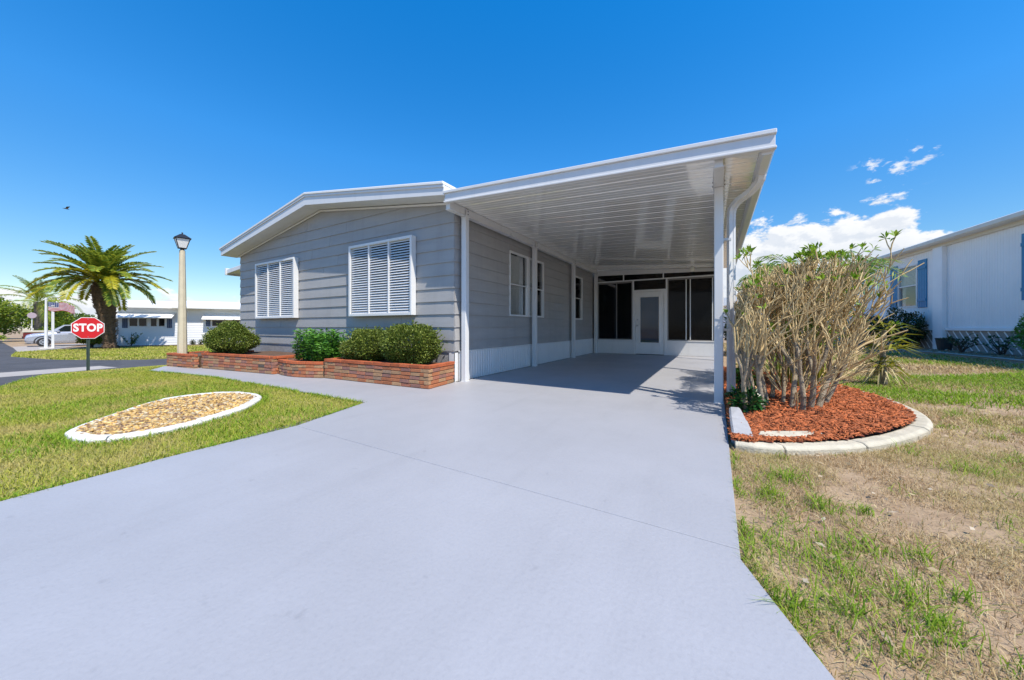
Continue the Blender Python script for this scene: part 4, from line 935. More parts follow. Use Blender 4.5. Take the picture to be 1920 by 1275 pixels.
# clumping palm behind the bare bush
ar = thing('areca_palm', 'bushy green feather palm behind the bare twiggy bush', 'palm', (1.2, 7.1, .02))
for i in range(52):
    a = i * 2.39996; u = rng.random() ; a = (a % 6.2832); b0 = np.array([1.2 + rng.normal() * .2, 7.1 + rng.normal() * .25, .05])
    pth = arch(b0, a, 1.54 - .14 * rng.random(), 2.15 + .65 * u, 1.75 + .9 * rng.random(), 16, 2.2)
    over = max(1.0, abs(pth[-1][0] - 1.2) / .62); pth[:, 0] = b0[0] + (pth[:, 0] - b0[0]) / over
    pth = np.concatenate([pth[:1], pth[3:]]); V = frond(pth, .30, 46, .6, .026, vee=.3, taperbase=.35); V = V[np.abs(V[:, 0, 2]) > .65] if len(V) else V
    fo_ = np_mesh('frond', V, 'areca_leaf', ar); Vr, Fr = segs(pth[:-1], pth[1:], np.linspace(.012, .004, len(pth) - 1), np.linspace(.011, .003, len(pth) - 1)); idx_mesh('midrib', Vr, Fr, 'leaf_yellow', fo_)
yl = thing('spiky_plant', 'yellow-green spiky plant with dry skirt to the right of the bare bush', 'plant', (2.42, 8.1, 0))
LV = []; LD = []
for hz, n, l0 in ((.62, 46, .42), (.30, 40, .36), (.9, 30, .34)):
    a = rng.uniform(0, 6.28, n); D = np.stack([np.cos(a), np.sin(a), rng.uniform(-.1, 1.0, n)], 1); LV.append(leaves(np.tile([2.42, 8.1, hz], (n, 1)) + rng.normal(size=(n, 3)) * .06, D, l0 * rng.uniform(.7, 1.2, n), .035, .03, .35))
n = 60; a = rng.uniform(0, 6.28, n); D = np.stack([np.cos(a), np.sin(a), rng.uniform(-.5, .2, n)], 1); LD = leaves(np.tile([2.42, 8.1, .28], (n, 1)) + rng.normal(size=(n, 3)) * .06, D, .42 * rng.uniform(.6, 1.2, n), .025, .02, .5)
np_mesh('foliage', np.concatenate(LV), 'leaf_yellow', yl); np_mesh('dry_skirt', LD, 'straw_leaf', yl)
m = MB(); m.tube([(2.42, 8.1, -.03), (2.40, 8.08, .4), (2.42, 8.1, .9)], [.05, .04, .03], 7); m.build('stem', 'bark_grey', yl)

# ------------------------------------------------------------------ neighbour's white house on the right
A_ = R(97.1); NP = (6.336, 16.464, .25)
nh = thing('neighbour_house', 'long white ribbed-siding house with blue shutters on the right', 'house', (NP[0], NP[1], NP[2] + GZ), rot=A_)
# local: +x runs away from the street, +y towards the driveway (left), facade on y=0
def ribbed(x0, x1, z0, z1, y, pitch=.085):
    m = MB(); x = x0; pr = []
    while x < x1 - .001:
        e = min(x + pitch, x1); pr += [(x, y), (max(x, e - .02), y), (max(x, e - .014), y - .005), (max(x, e - .006), y - .005)]; x = e
    pr.append((x1, y))
    for (xa_, ya_), (xb_, yb_) in zip(pr, pr[1:]):
        if abs(xb_ - xa_) + abs(yb_ - ya_) > 1e-6: m.add([(xa_, ya_, z0), (xb_, yb_, z0), (xb_, yb_, z1), (xa_, ya_, z1)], [(0, 1, 2, 3)])
    return m
W0, W1, WZ0, WZ1 = 1.34, 2.42, 1.44, 2.97
sdg = ribbed(-7.5, W0, .66, 3.36, 0); 
for a, b, c, d in ((W0, W1, .66, WZ0), (W0, W1, WZ1, 3.36), (W1, 14, .66, 3.36)):
    q = ribbed(a, b, c, d, 0); sdg.add(q.v, q.f)
sdg.build('siding', 'neighbour_white', nh, local=True)
MB().box(-7.5, W0, -.2, -.03, -.1, 3.36).box(W1, 14, -.2, -.03, -.1, 3.36).box(W0, W1, -.2, -.03, -.1, WZ0).box(W0, W1, -.2, -.03, WZ1, 3.36).box(-7.5, -7.3, -7, -.2, -.1, 3.36).box(13.8, 14, -7, -.2, -.1, 3.36).build('wall', 'neighbour_white', nh, local=True)
MB().box(-7.3, 13.8, -6.9, -.2, 3.34, 3.40).box(-7.5, 14, -7.0, -6.9, -.1, 3.36).box(W0 - .3, W1 + .3, -1.6, -1.5, .6, 3.2).build('inner_wall', 'dark_room', nh, local=True)
MB().box(-7.7, 14.2, .012, .06, 3.30, 3.40).build('frieze', 'tan_trim', nh, local=True)
MB().prism([(.30, 3.401), (.30, 3.50), (.24, 3.58), (-3.6, 3.95), (-7.4, 3.58), (-7.4, 3.401)], -7.9, 14.4, 'x').build('roof', 'roof_white', nh, local=True, bevel=.01)
MB().box(-7.9, 14.4, .301, .335, 3.42, 3.53).build('fascia', 'tan_trim', nh, local=True, bevel=.004)
MB().box(-.02, .40, .002, .12, .0, 3.30).build('corner_post', 'neighbour_white', nh, local=True, bevel=.006)
MB().box(-7.5, -.021, .002, .05, .62, .70).box(.401, 14, .002, .05, .62, .70).build('skirt_rail', 'neighbour_white', nh, local=True)
MB().box(-7.5, 14, -.028, -.012, -.1, .62).build('skirt_panel', 'gutter_concrete', nh, local=True)
lm = MB()
x = -5
while x < 6:
    for s in (-1, 1):
        x0_, x1_ = (x, x + .5) if s > 0 else (x + .5, x)
        d_ = Vector((x1_ - x0_, 0, .58)).normalized(); n_ = Vector((-d_.z, 0, d_.x)) * .022
        p, q = Vector((x0_, 0, .02)), Vector((x1_, 0, .60)); yy = -.008 + .006 * s
        lm.add([p - n_ + Vector((0, yy, 0)), q - n_ + Vector((0, yy, 0)), q + n_ + Vector((0, yy, 0)), p + n_ + Vector((0, yy, 0))], [(0, 1, 2, 3)])
    x += .25
lm.build('lattice', 'neighbour_white', nh, local=True, kind='stuff')
f = MB(); t = .05
f.box(W0, W0 + t, -.06, .03, WZ0, WZ1).box(W1 - t, W1, -.06, .03, WZ0, WZ1).box(W0 + t, W1 - t, -.06, .03, WZ0, WZ0 + t).box(W0 + t, W1 - t, -.06, .03, WZ1 - t, WZ1).box(W0 + t, W1 - t, -.05, .02, 2.20, 2.24)
wn = f.build('window', 'white_paint', nh, local=True)
MB().box(W0 + t, W1 - t, -.03, -.024, WZ0 + t, 2.20).build('pane', 'glass_clear', wn, local=True); MB().box(W0 + t, W1 - t, -.012, -.006, 2.24, WZ1 - t).build('pane', 'glass_clear', wn, local=True)
bl = MB(); z = 2.26
while z < WZ1 - .06: bl.add([(W0 + t, -.11, z), (W1 - t, -.11, z), (W1 - t, -.09, z + .03), (W0 + t, -.09, z + .03)], [(0, 1, 2, 3)]); z += .045
bl.build('blind', 'blind', wn, local=True, kind='stuff')
for (a, b) in ((.86, 1.30), (2.46, 2.90), (-2.95, -2.52)):
    s = MB(); n = 4
    for i in range(n): s.box(a + (b - a) * i / n + .004, a + (b - a) * (i + 1) / n - .004, .003, .028, 1.40, 3.06)
    so_ = s.build('blue_shutter', 'blue_paint', nh, local=True, bevel=.004)
    for z in (1.62, 2.74): MB().box(a + .01, b - .01, .0285, .048, z, z + .09).build('batten', 'blue_paint', so_, local=True, bevel=.004)
kerb = thing('garden_kerb', 'pale concrete kerb in front of the white house on the right', 'edging', (5.2, 14, .18))
sweep_edge(kerb, spline([(5.2, 9.5), (5.42, 11.3), (5.30, 13.0), (5.22, 14.2), (4.95, 16.1), (4.6, 18.5), (4.0, 21)], 6), -.16, .09, [0, 9, 18, 27, 36], 'gutter_concrete', False)
sheet('garden_bed', [(5.5, 9.5), (5.72, 11.3), (5.55, 13), (5.45, 14.2), (5.15, 16.1), (4.85, 18.5), (4.3, 21), (5.5, 22), (6.2, 16.6), (7.1, 9.5)], GZ + .012, 'leaf_litter', kind='structure')
def nb(x, y): return (x, y, float(zg(x)) + GZ)
bush('dense dark green shrub under the blue-shuttered window', nb(5.75, 17.6), (.75, .62, .55), 4200, 'leaf_dark', .085, name='dark_shrub', cat='shrub', shell=.45, lump=.3, group='shrubs along the white house')
bush('dark rounded shrub left of the one under the blue-shuttered window', nb(5.05, 18.3), (.75, .6, .52), 3600, 'leaf_dark', .085, name='dark_shrub', cat='shrub', shell=.45, lump=.3, group='shrubs along the white house')
bush('leafy green shrub at the right edge of the photo', nb(6.18, 12.3), (.42, .42, .48), 3600, 'leaf_bright', .07, name='green_shrub', cat='shrub', shell=.45, lump=.25, group='shrubs along the white house')
def sparse(label, loc, h, n, m, nl, name='sparse_shrub'):
    t = thing(name, label, 'shrub', loc, 'shrubs along the white house'); P0, P1, r0, r1, TP = [], [], [], [], []
    for i in range(n):
        d = norm(np.array([rng.normal() * .55, rng.normal() * .55, 1.0])); p = np.array(loc) + np.array([0, 0, -.02])
        for j in range(4):
            q = p + d * h * .27; P0.append(p); P1.append(q); r0.append(.016 - .003 * j); r1.append(.013 - .003 * j); d = norm(d + rng.normal(size=3) * .3); p = q
            if j > 0: TP += [q] * nl
    V, F = segs(P0, P1, r0, r1, 5); idx_mesh('branches', V, F, 'bark_dark', t); TP = np.array(TP)
    D = rng.normal(size=TP.shape) + np.array([0, 0, .6]); np_mesh('foliage', leaves(TP, D, .085 * rng.uniform(.6, 1.3, len(TP)), .045, .08), m, t)
sparse('sparse dark purple-leaved shrub beside the black pot', nb(6.05, 15.0), .62, 12, 'leaf_dark', 5)
sparse('thin small shrub between the purple-leaved one and the photo edge', nb(6.35, 14.0), .5, 9, 'leaf_low', 4)
pt = thing('plant_pot', 'black tapered plant pot standing against the white house', 'pot', nb(6.15, 16.1))
m = MB(); m.tube([(6.15, 16.1, .22), (6.15, 16.1, .58), (6.15, 16.1, .60), (6.15, 16.1, .60), (6.15, 16.1, .55)], [.14, .19, .205, .18, .17], 18); m.build('body', 'plastic_black', pt)
m = MB(); m.tube([(6.15, 16.1, .54), (6.15, 16.1, .552)], .168, 18); m.build('soil', 'mulch_brown', pt)

# ------------------------------------------------------------------ white house across the road, left
LP = (-39.71, 7.94, -.5); LA = R(60.4)
lh = thing('white_house', 'low white clapboard house with awnings and navy shutters across the road', 'house', (LP[0], LP[1], LP[2] + GZ), rot=LA)
def lbox(*a): return MB().box(*a)
Ws = [(.38, .82, 1.55, 2.15), (.91, 1.34, 1.55, 2.15), (1.58, 1.92, 1.55, 2.15), (2.05, 2.39, 1.55, 2.15), (5.36, 6.39, 1.57, 2.05), (6.69, 7.6, 1.57, 2.05)]
wl = MB().box(-.25, 10, .02, .14, -.15, 3.0); wl = wl.build('wall', 'shade_white', lh, local=True)
zs = [0.02 + .2 * i for i in range(15)]
for z in zs:
    runs = [(-.25, 10.0)]
    for (a, b, c, d) in Ws:
        if z + .2 > c and z < d: runs = [r_ for (p, q) in runs for r_ in (((p, a), (b, q)) if p < a and q > b else ((p, q),))]
    for (p, q) in runs:
        V = [(p, -.014, z), (q, -.014, z), (q, .02, z), (p, .02, z), (p, .0, z + .197), (q, .0, z + .197), (q, .02, z + .197), (p, .02, z + .197)]
        MB().add(V, [(3, 2, 1, 0), (4, 5, 6, 7), (0, 1, 5, 4), (1, 2, 6, 5), (2, 3, 7, 6), (3, 0, 4, 7)]).build('clapboard', 'shade_white', wl, local=True)
for (a, b, c, d) in Ws:
    f = MB(); t = .035; f.box(a - t, a, -.03, .015, c - t, d + t).box(b, b + t, -.03, .015, c - t, d + t).box(a, b, -.03, .015, c - t, c).box(a, b, -.03, .015, d, d + t); wn = f.build('window', 'white_paint', lh, local=True)
    MB().box(a, b, .004, .010, c, d).build('pane', 'black_glass', wn, local=True)
for (a, b) in ((-.03, .29), (2.52, 2.84), (4.95, 5.25)):
    s = MB()
    for i in range(3): s.box(a + (b - a) * i / 3 + .01, a + (b - a) * (i + 1) / 3 - .01, -.04, -.016, 1.40 if a < 4 else 1.54, 2.14 if a < 4 else 2.08)
    s.build('navy_shutter', 'navy_paint', lh, local=True)
MB().prism([(-.95, 2.18), (-.95, 2.22), (.0, 2.60), (.0, 2.56)], -.9, 3.05, 'x').build('awning', 'roof_white', lh, local=True)
MB().prism([(-.7, 2.10), (-.7, 2.14), (.0, 2.60), (.0, 2.56)], 4.8, 9.0, 'x').build('awning', 'roof_white', lh, local=True)
MB().prism([(-.55, 2.98), (-.55, 3.08), (2.6, 3.72), (5.6, 3.08), (5.6, 2.98)], -1.0, 2.95, 'x').build('roof', 'roof_white', lh, local=True)
MB().prism([(-.75, 3.0), (-.75, 3.12), (2.6, 3.80), (5.6, 3.12), (5.6, 3.0)], 2.96, 10.4, 'x').build('roof', 'roof_white', lh, local=True)
MB().box(-.25, -.13, .141, 5.4, -.15, 3.0).build('end_wall', 'shade_white', lh, local=True)
MB().box(-1.0, -.90, -.85, -.75, -.1, 2.2).build('porch_post', 'white_paint', lh, local=True)
MB().box(-.62, -.22, -.004, .018, .9, 2.15).build('porch_door', 'bronze_frame', lh, local=True)
stp = MB().box(-1.1, -.2, -1.2, -.03, -.05, .38).box(-.9, -.2, -.8, -.03, .381, .52); stp.build('steps', 'white_paint', lh, local=True)
# chair on the porch
ux, uy = math.cos(LA), math.sin(LA)
def lw(x, y, z): return (LP[0] + x * ux - y * uy, LP[1] + x * uy + y * ux, LP[2] + GZ + z)
ch = thing('porch_chair', 'white slatted chair standing on the steps of the white house', 'chair', lw(-.5, -.35, .52), rot=LA)
for i in range(6): MB().box(-.26 + i * .09, -.19 + i * .09, .16, .18, .36, .95).build('back_slat', 'white_paint', ch, local=True)
MB().box(-.28, .28, -.25, .2, .32, .36).build('seat', 'white_paint', ch, local=True)
for a in (-.26, .22):
    for b in (-.24, .16): MB().box(a, a + .04, b, b + .04, 0, .6 if b < 0 else .9).build('leg', 'white_paint', ch, local=True)
    MB().box(a - .01, a + .06, -.27, .2, .6, .63).build('armrest', 'white_paint', ch, local=True)
pz = lw(-1.0, -1.0, 0); 
pp = thing('plant_pot', 'dark pot at the foot of the white house steps beside the palm trunk', 'pot', lw(-1.35, -.9, 0))
q = lw(-1.35, -.9, 0); m = MB(); m.tube([(q[0], q[1], q[2]), (q[0], q[1], q[2] + .5), (q[0], q[1], q[2] + .52)], [.17, .24, .22], 14); m.build('body', 'plastic_black', pp)
q = lw(.62, -.55, 0); sparse2 = thing('wall_shrub', 'thin leafy shrub against the white house wall', 'shrub', q)
P0, P1, LV = [], [], []
for i in range(12):
    d = norm(np.array([rng.normal() * .35, rng.normal() * .35, 1.0])); P0.append(np.array(q)); P1.append(np.array(q) + d * rng.uniform(.7, 1.2)); k = 16; s = rng.uniform(.2, 1, k)[:, None]; LV.append(leaves(P0[-1] + (P1[-1] - P0[-1]) * s, rng.normal(size=(k, 3)) + np.array([0, 0, .4]), .13, .07, .06))
V, F = segs(P0, P1, np.full(12, .012), np.full(12, .005)); idx_mesh('stems', V, F, 'bark_dark', sparse2); np_mesh('foliage', np.concatenate(LV), 'leaf_tree_dark', sparse2)
for i, (x, lb) in enumerate(((3.6, 'leftmost tiny border plant right of the lamp post below the white wall'), (4.2, 'middle tiny border plant below the white clapboard wall'), (4.7, 'rightmost tiny border plant below the white clapboard wall'))):
    q = lw(x, -.4, 0); bush(lb, q, (.22, .2, .2), 160, 'leaf_dark', .10, name='border_plant', cat='plant', base=.0, shell=.3, group='border plants of the white house')

# ------------------------------------------------------------------ cars
def wheel(t, x, y, r=.34, wd=.22, side=-1):
    m = MB(); n = 20
    m.tube([(x, y - wd / 2, r), (x, y - wd / 2 + .02, r), (x, y + wd / 2 - .02, r), (x, y + wd / 2, r)], [r * .9, r, r, r * .9], n); wo_ = m.build('wheel', 'tyre', t, local=True)
    ys_ = y + side * (wd / 2 + .004)
    m = MB(); m.tube([(x, ys_, r), (x, ys_ + side * .012, r)], r * .62, n); m.build('rim', 'rim', wo_, local=True)
    m = MB()
    for j in range(5):
        a = 2 * math.pi * (j + .5) / 5; m.tube([(x + r * .36 * math.cos(a), ys_ + side * .013, r + r * .36 * math.sin(a)), (x + r * .36 * math.cos(a), ys_ + side * .016, r + r * .36 * math.sin(a))], r * .12, 8)
    m.build('rim_hole', 'tyre', wo_, local=True)
def loft(sections):
    """sections: list of (x, [(y,z)...]) with equal counts"""
    m = MB(); k = len(sections[0][1]); V = [(x, y, z) for x, pr in sections for y, z in pr]; n = len(sections)
    m.add(V, [(i * k + j, i * k + (j + 1) % k, (i + 1) * k + (j + 1) % k, (i + 1) * k + j) for i in range(n - 1) for j in range(k)] + [tuple(range(k)), tuple(range((n - 1) * k, n * k))]); return m
def suv(name, label, loc, rot, body, group=None):
    """local: nose at -x, near side at -y"""
    t = thing(name, label, 'car', loc, group, rot)
    hw = .90
    def sec(x, zb, zs, zt, wt):
        return (x, [(-hw * .9, zb), (-hw, zb + .18), (-hw, zs - .12), (-hw * .96, zs), (-wt, zt), (wt, zt), (hw * .96, zs), (hw, zs - .12), (hw, zb + .18), (hw * .9, zb)])
    b = loft([sec(-2.25, .38, .62, .70, .60), sec(-2.18, .28, .80, .86, .70), sec(-1.9, .24, .88, .97, .74), sec(-1.0, .24, .97, 1.06, .76), (-.85, sec(0, .24, .99, 1.08, .78)[1]), sec(1.9, .24, 1.05, 1.12, .80), sec(2.2, .28, 1.02, 1.10, .78), sec(2.28, .4, .9, .98, .74)]).build('body', body, t, local=True, bevel=.02)
    loft([(-1.25, [(-.80, 1.04), (.80, 1.04), (.78, 1.06), (-.78, 1.06)]), (-.5, [(-.80, 1.05), (.80, 1.05), (.64, 1.62), (-.64, 1.62)]), (1.3, [(-.80, 1.06), (.80, 1.06), (.64, 1.66), (-.64, 1.66)]), (2.1, [(-.80, 1.08), (.80, 1.08), (.70, 1.30), (-.70, 1.30)])]).build('cabin', body, t, local=True, bevel=.03)
    for s in (-1, 1):
        f = lambda z: s * (.80 - (z - 1.05) / .6 * .16 + .004)
        for poly in (([-.92, 1.10], [.12, 1.12], [.12, 1.56], [-.46, 1.55]), ([.20, 1.12], [.95, 1.13], [.95, 1.58], [.20, 1.56]), ([1.03, 1.13], [1.75, 1.14], [1.45, 1.52], [1.03, 1.58])):
            MB().add([(p[0], f(p[1]), p[1]) for p in poly], [(0, 1, 2, 3)]).build('side_window', 'glass_car', t, local=True)
        MB().box(-.85, -.69, s * .83 - .10, s * .83 + .10, 1.06, 1.20).build('mirror', body, t, local=True, bevel=.03)
        for x in (-1.42, 1.38):
            wheel(t, x, s * .80, side=s)
            m = MB(); pts = [(x + .43 * math.cos(R(a)), s * .896, .34 + .43 * math.sin(R(a))) for a in range(-10, 191, 20)]; m.tube(pts, .035, 6); m.build('wheel_arch', 'plastic_black', t, local=True)
        m = MB(); m.add([(-2.235, s * .58, .66), (-2.19, s * .80, .68), (-1.95, s * .905, .82), (-2.0, s * .80, .90), (-2.19, s * .62, .80)], [(0, 1, 2, 3, 4)]); m.build('headlight', 'lamp_glass', t, local=True)
        MB().box(-.3, .5, s * .905 - .004, s * .905 + .004, .92, .95).build('door_handle', 'plastic_black', t, local=True)
    MB().add([(-1.19, -.70, 1.10), (-1.19, .70, 1.10), (-.55, .60, 1.60), (-.55, -.60, 1.60)], [(0, 1, 2, 3)]).build('windscreen', 'glass_car', t, local=True)
    MB().box(-2.265, -2.2, -.5, .5, .48, .62).build('grille', 'plastic_black', t, local=True)
    return t
CARX = (-43.94, 4.75); cr_ = math.atan2(CARX[1], CARX[0]) - math.pi / 2   # broadside to the driveway of the grey house
tx = Vector((-math.cos(cr_), -math.sin(cr_), 0))
suv('parked_car', 'silver SUV parked across the road behind the flagpole', (CARX[0] - tx.x * 1.4, CARX[1] - tx.y * 1.4, -.53 + .02), cr_, 'car_silver', 'vehicles across the road')
pk = thing('parked_pickup', 'dark red pickup with cream flat bed cover behind the silver SUV nose', 'truck', (-51.6, 7.0, -.53), 'vehicles across the road', cr_)
loft([(-2.5, [(-.9, .45), (.9, .45), (.9, 1.0), (-.9, 1.0)]), (2.4, [(-.9, .45), (.9, .45), (.9, 1.0), (-.9, 1.0)])]).build('body', 'car_red', pk, local=True, bevel=.06)
MB().box(-2.55, .2, -.93, .93, 1.001, 1.16).build('bed_cover', 'car_cream', pk, local=True, bevel=.03)
loft([(.3, [(-.85, 1.0), (.85, 1.0), (.7, 1.65), (-.7, 1.65)]), (1.6, [(-.85, 1.0), (.85, 1.0), (.7, 1.62), (-.7, 1.62)])]).build('cab', 'car_red', pk, local=True, bevel=.05)
MB().box(-2.56, -2.501, -.7, .7, .5, .66).build('bumper', 'plastic_black', pk, local=True)
for s in (-1, 1):
    for x in (-1.6, 1.6): wheel(pk, x, s * .82, side=s)
    MB().box(.5, 1.4, s * .80 - .02, s * .80 + .02, 1.12, 1.5).build('side_window', 'glass_car', pk, local=True)

# ------------------------------------------------------------------ flagpole, flag, posts
FX, FY = -39.3, 4.32; fz = -.53
fp = thing('flagpole', 'white flagpole with base plate in front of the silver SUV', 'flagpole', (FX, FY, fz))
m = MB(); m.tube([(FX, FY, fz), (FX, FY, fz + 1.6), (FX, FY, fz + 3.35)], [.085, .075, .05], 10); m.build('pole', 'white_paint', fp)
MB().box(FX - .28, FX + .28, FY - .28, FY + .28, fz - .05, fz + .06).build('base', 'white_concrete', fp, bevel=.01)
m = MB(); m.tube([(FX, FY, fz + 3.35), (FX, FY, fz + 3.38), (FX, FY, fz + 3.44), (FX, FY, fz + 3.47)], [.03, .06, .06, .02], 10); m.build('finial', 'white_paint', fp)
p2 = (-38.7, 4.05)
tp = thing('white_post', 'slim white post standing close beside the flagpole', 'post', (p2[0] - .6, p2[1] + .55, fz))
MB().box(p2[0] - .66, p2[0] - .54, p2[1] + .49, p2[1] + .61, fz - .05, fz + 2.9).build('shaft', 'white_paint', tp, bevel=.01)
MB().box(p2[0] - .68, p2[0] - .52, p2[1] + .47, p2[1] + .63, fz + 2.901, fz + 2.95).build('cap', 'white_paint', tp, bevel=.01)
fm_ = bpy.data.materials.new('flag_cloth'); fm_.use_nodes = True; t = fm_.node_tree; b = t.nodes['Principled BSDF']; b.inputs['Roughness'].default_value = .7
def fn(op, a, b_=None, c=None):
    n = t.nodes.new('ShaderNodeMath'); n.operation = op
    for i, v in enumerate((a, b_, c)):
        if v is None: continue
        if isinstance(v, (int, float)): n.inputs[i].default_value = v
        else: t.links.new(v, n.inputs[i])
    return n.outputs[0]
uvn = t.nodes.new('ShaderNodeUVMap'); sp2 = t.nodes.new('ShaderNodeSeparateXYZ'); t.links.new(uvn.outputs[0], sp2.inputs[0]); U, V_ = sp2.outputs[0], sp2.outputs[1]
stripe = fn('GREATER_THAN', fn('FRACT', fn('MULTIPLY', V_, 6.5)), .5)
canton = fn('MULTIPLY', fn('LESS_THAN', U, .4), fn('GREATER_THAN', V_, .4615))
su = fn('SUBTRACT', fn('FRACT', fn('MULTIPLY', U, 15.0)), .5); sv = fn('SUBTRACT', fn('FRACT', fn('MULTIPLY', fn('SUBTRACT', V_, .4615), 9.3)), .5)
star = fn('LESS_THAN', fn('ADD', fn('MULTIPLY', su, su), fn('MULTIPLY', sv, sv)), .07)
def fmix(f, a, b_):
    n = t.nodes.new('ShaderNodeMix'); n.data_type = 'RGBA'; t.links.new(f, n.inputs[0])
    for i, v in ((6, a), (7, b_)):
        if isinstance(v, tuple): n.inputs[i].default_value = (*v, 1)
        else: t.links.new(v, n.inputs[i])
    return n.outputs[2]
c_out = fmix(canton, fmix(stripe, (.50, .03, .045), (.75, .72, .72)), fmix(star, (.03, .055, .20), (.75, .75, .75)))
t.links.new(c_out, b.inputs['Base Color']); tl = t.nodes.new('ShaderNodeBsdfTranslucent'); t.links.new(c_out, tl.inputs[0]); msx = t.nodes.new('ShaderNodeMixShader'); msx.inputs[0].default_value = .35
t.links.new(b.outputs[0], msx.inputs[1]); t.links.new(tl.outputs[0], msx.inputs[2]); t.links.new(msx.outputs[0], t.nodes['Material Output'].inputs[0])
fl = thing('flag', 'stars-and-stripes flag flying from the white flagpole', 'flag', (FX, FY, fz + 3.2))
rv = Vector((.11, .994, 0)); nv = Vector((.994, -.11, 0)); nu, nvv = 20, 10; vv = []; ff = []; uvs = []
for i in range(nu + 1):
    for j in range(nvv + 1):
        u, v_ = i / nu, j / nvv; p = Vector((FX, FY, fz + 3.22)) + rv * (.09 + u * 1.12) + nv * (.10 * math.sin(u * 9 + v_ * 1.3) * u ** .5) + Vector((0, 0, -(1 - v_) * .62 * (1 - .12 * u) - .26 * u * u - .05 * math.sin(u * 8)))
        vv.append(tuple(p - fl.location)); uvs.append((u, v_))
for i in range(nu):
    for j in range(nvv): ff.append((i * (nvv + 1) + j, (i + 1) * (nvv + 1) + j, (i + 1) * (nvv + 1) + j + 1, i * (nvv + 1) + j + 1))
me = bpy.data.meshes.new('cloth'); me.from_pydata(vv, [], ff); ul = me.uv_layers.new(name='UVMap')
for lp_ in me.loops: ul.data[lp_.index].uv = uvs[lp_.vertex_index]
link('cloth', me, fm_, fl, True)
rs = thing('round_sign', 'round pale pink plaque on a post in front of the grey palm trunk', 'sign', (-51.3, 4.9, -.53))
m = MB(); m.tube([(-51.3, 4.9, -.53), (-51.3, 4.9, 2.05)], .03, 8); m.build('post', 'white_paint', rs)
m = MB(); d_ = Vector((1, -.09, 0)).normalized(); c0 = Vector((-51.3, 4.9, 1.95)); m.tube([c0 + d_ * .06, c0 + d_ * .10], .25, 20); m.build('disc', 'sign_back', rs)

# ------------------------------------------------------------------ far trees and shrubs on the left
def tree(label, loc, h, rad, n, m, name='broadleaf_tree', group='trees beyond the far driveway', leaf=.32, trunk=.16):
    t = thing(name, label, 'tree', loc, group); c = np.array(loc) + np.array([0, 0, h - rad[2]])
    mm = MB(); mm.tube([(loc[0], loc[1], loc[2] - .1), (loc[0] + .1, loc[1], loc[2] + h * .3), (loc[0], loc[1] + .1, loc[2] + h * .62)], [trunk, trunk * .8, trunk * .4], 8)
    for i in range(9):
        d = usph(1)[0]; d[2] = abs(d[2]) * .6 + .15; s = np.array(loc) + np.array([0, 0, h * rng.uniform(.25, .5)]); e = c + d * np.array(rad) * .8; mm.tube([tuple(s), tuple((s + e) / 2 + rng.normal(size=3) * .15), tuple(e)], [trunk * .4, trunk * .25, .02], 5)
    mm.build('trunk', 'bark_grey', t)
    nb_ = 34; bc = usph(nb_); bc *= (rng.random((nb_, 1)) ** .45); cl = c + bc * np.array(rad) * .85; k = rng.integers(0, nb_, n); d = usph(n)
    P = cl[k] + d * (np.array(rad) * .30)[None] * rng.random((n, 1)) ** .5; P[:, 2] = np.maximum(P[:, 2], loc[2] + .35)
    np_mesh('crown', leaves(P, d + rng.normal(size=(n, 3)) * .6, leaf * rng.uniform(.5, 1.2, n), leaf * .5, .12), m, t)
TR = [((-62, 3.2), 4.6, (2.6, 2.8, 2.0), 'leaf_tree', 'yellow-green leafy tree at the far left edge across the road'), ((-66, 7.6), 4.6, (2.4, 2.0, 1.9), 'leaf_tree', 'tall yellow-green tree left of the grey palm trunk'), ((-75, 4.6), 5.2, (3.2, 3.0, 2.4), 'leaf_tree_dark', 'darker tree farthest back at the left edge'),
      ((-60, 8.4), 2.2, (1.5, 1.7, .9), 'leaf_tree', 'low leafy tree behind the silver SUV bonnet'), ((-64, 14.2), 2.5, (1.9, 2.0, 1.0), 'leaf_tree_dark', 'rounded tree right of the flag behind the silver SUV'), ((-70, 18.5), 2.7, (2.0, 2.1, 1.1), 'leaf_tree', 'far tree just left of the stop sign'),
      ((-80, 11.5), 3.4, (2.6, 2.3, 1.4), 'leaf_tree_dark', 'far dark tree glimpsed behind the flag')]
for (x, y), h, rd, m_, lb in TR: tree(lb, (x, y, -.53), h, rd, 5200, m_)
bush('yellow-green rounded shrub beside the stop sign post', (-38.6, 6.15, -.53), (.78, .72, .40), 2200, 'leaf_yellow', .16, name='roadside_shrub', cat='shrub', base=.25, shell=.4, lump=.25)
for i, (x, y, r_, lb) in enumerate(((-56, 2.9, .8, 'low hedge clump by the road at the far left edge'), (-58, 6.6, .9, 'low hedge clump behind the pickup'))):
    bush(lb, (x, y, -.53), (r_ * 1.5, r_ * 1.3, r_ * .7), 1800, 'leaf_tree', .2, name='hedge_clump', cat='hedge', base=0, shell=.4, lump=.3)
# low white building far behind the trees
fb_ = thing('far_building', 'low white roofed building far behind the parked SUV', 'building', (-88, 24, -.53), rot=R(75))
MB().box(-6, 7, 0, 6, -.1, 2.6).build('wall', 'shade_white', fb_, local=True)
MB().prism([(-.6, 2.601), (-.6, 2.75), (3, 3.7), (6.6, 2.75), (6.6, 2.601)], -6.6, 7.6, 'x').build('roof', 'roof_white', fb_, local=True)
for x in (-4, -1, 2, 5): MB().box(x - .6, x + .6, -.03, -.001, 1.0, 2.0).build('window', 'black_glass', fb_, local=True)
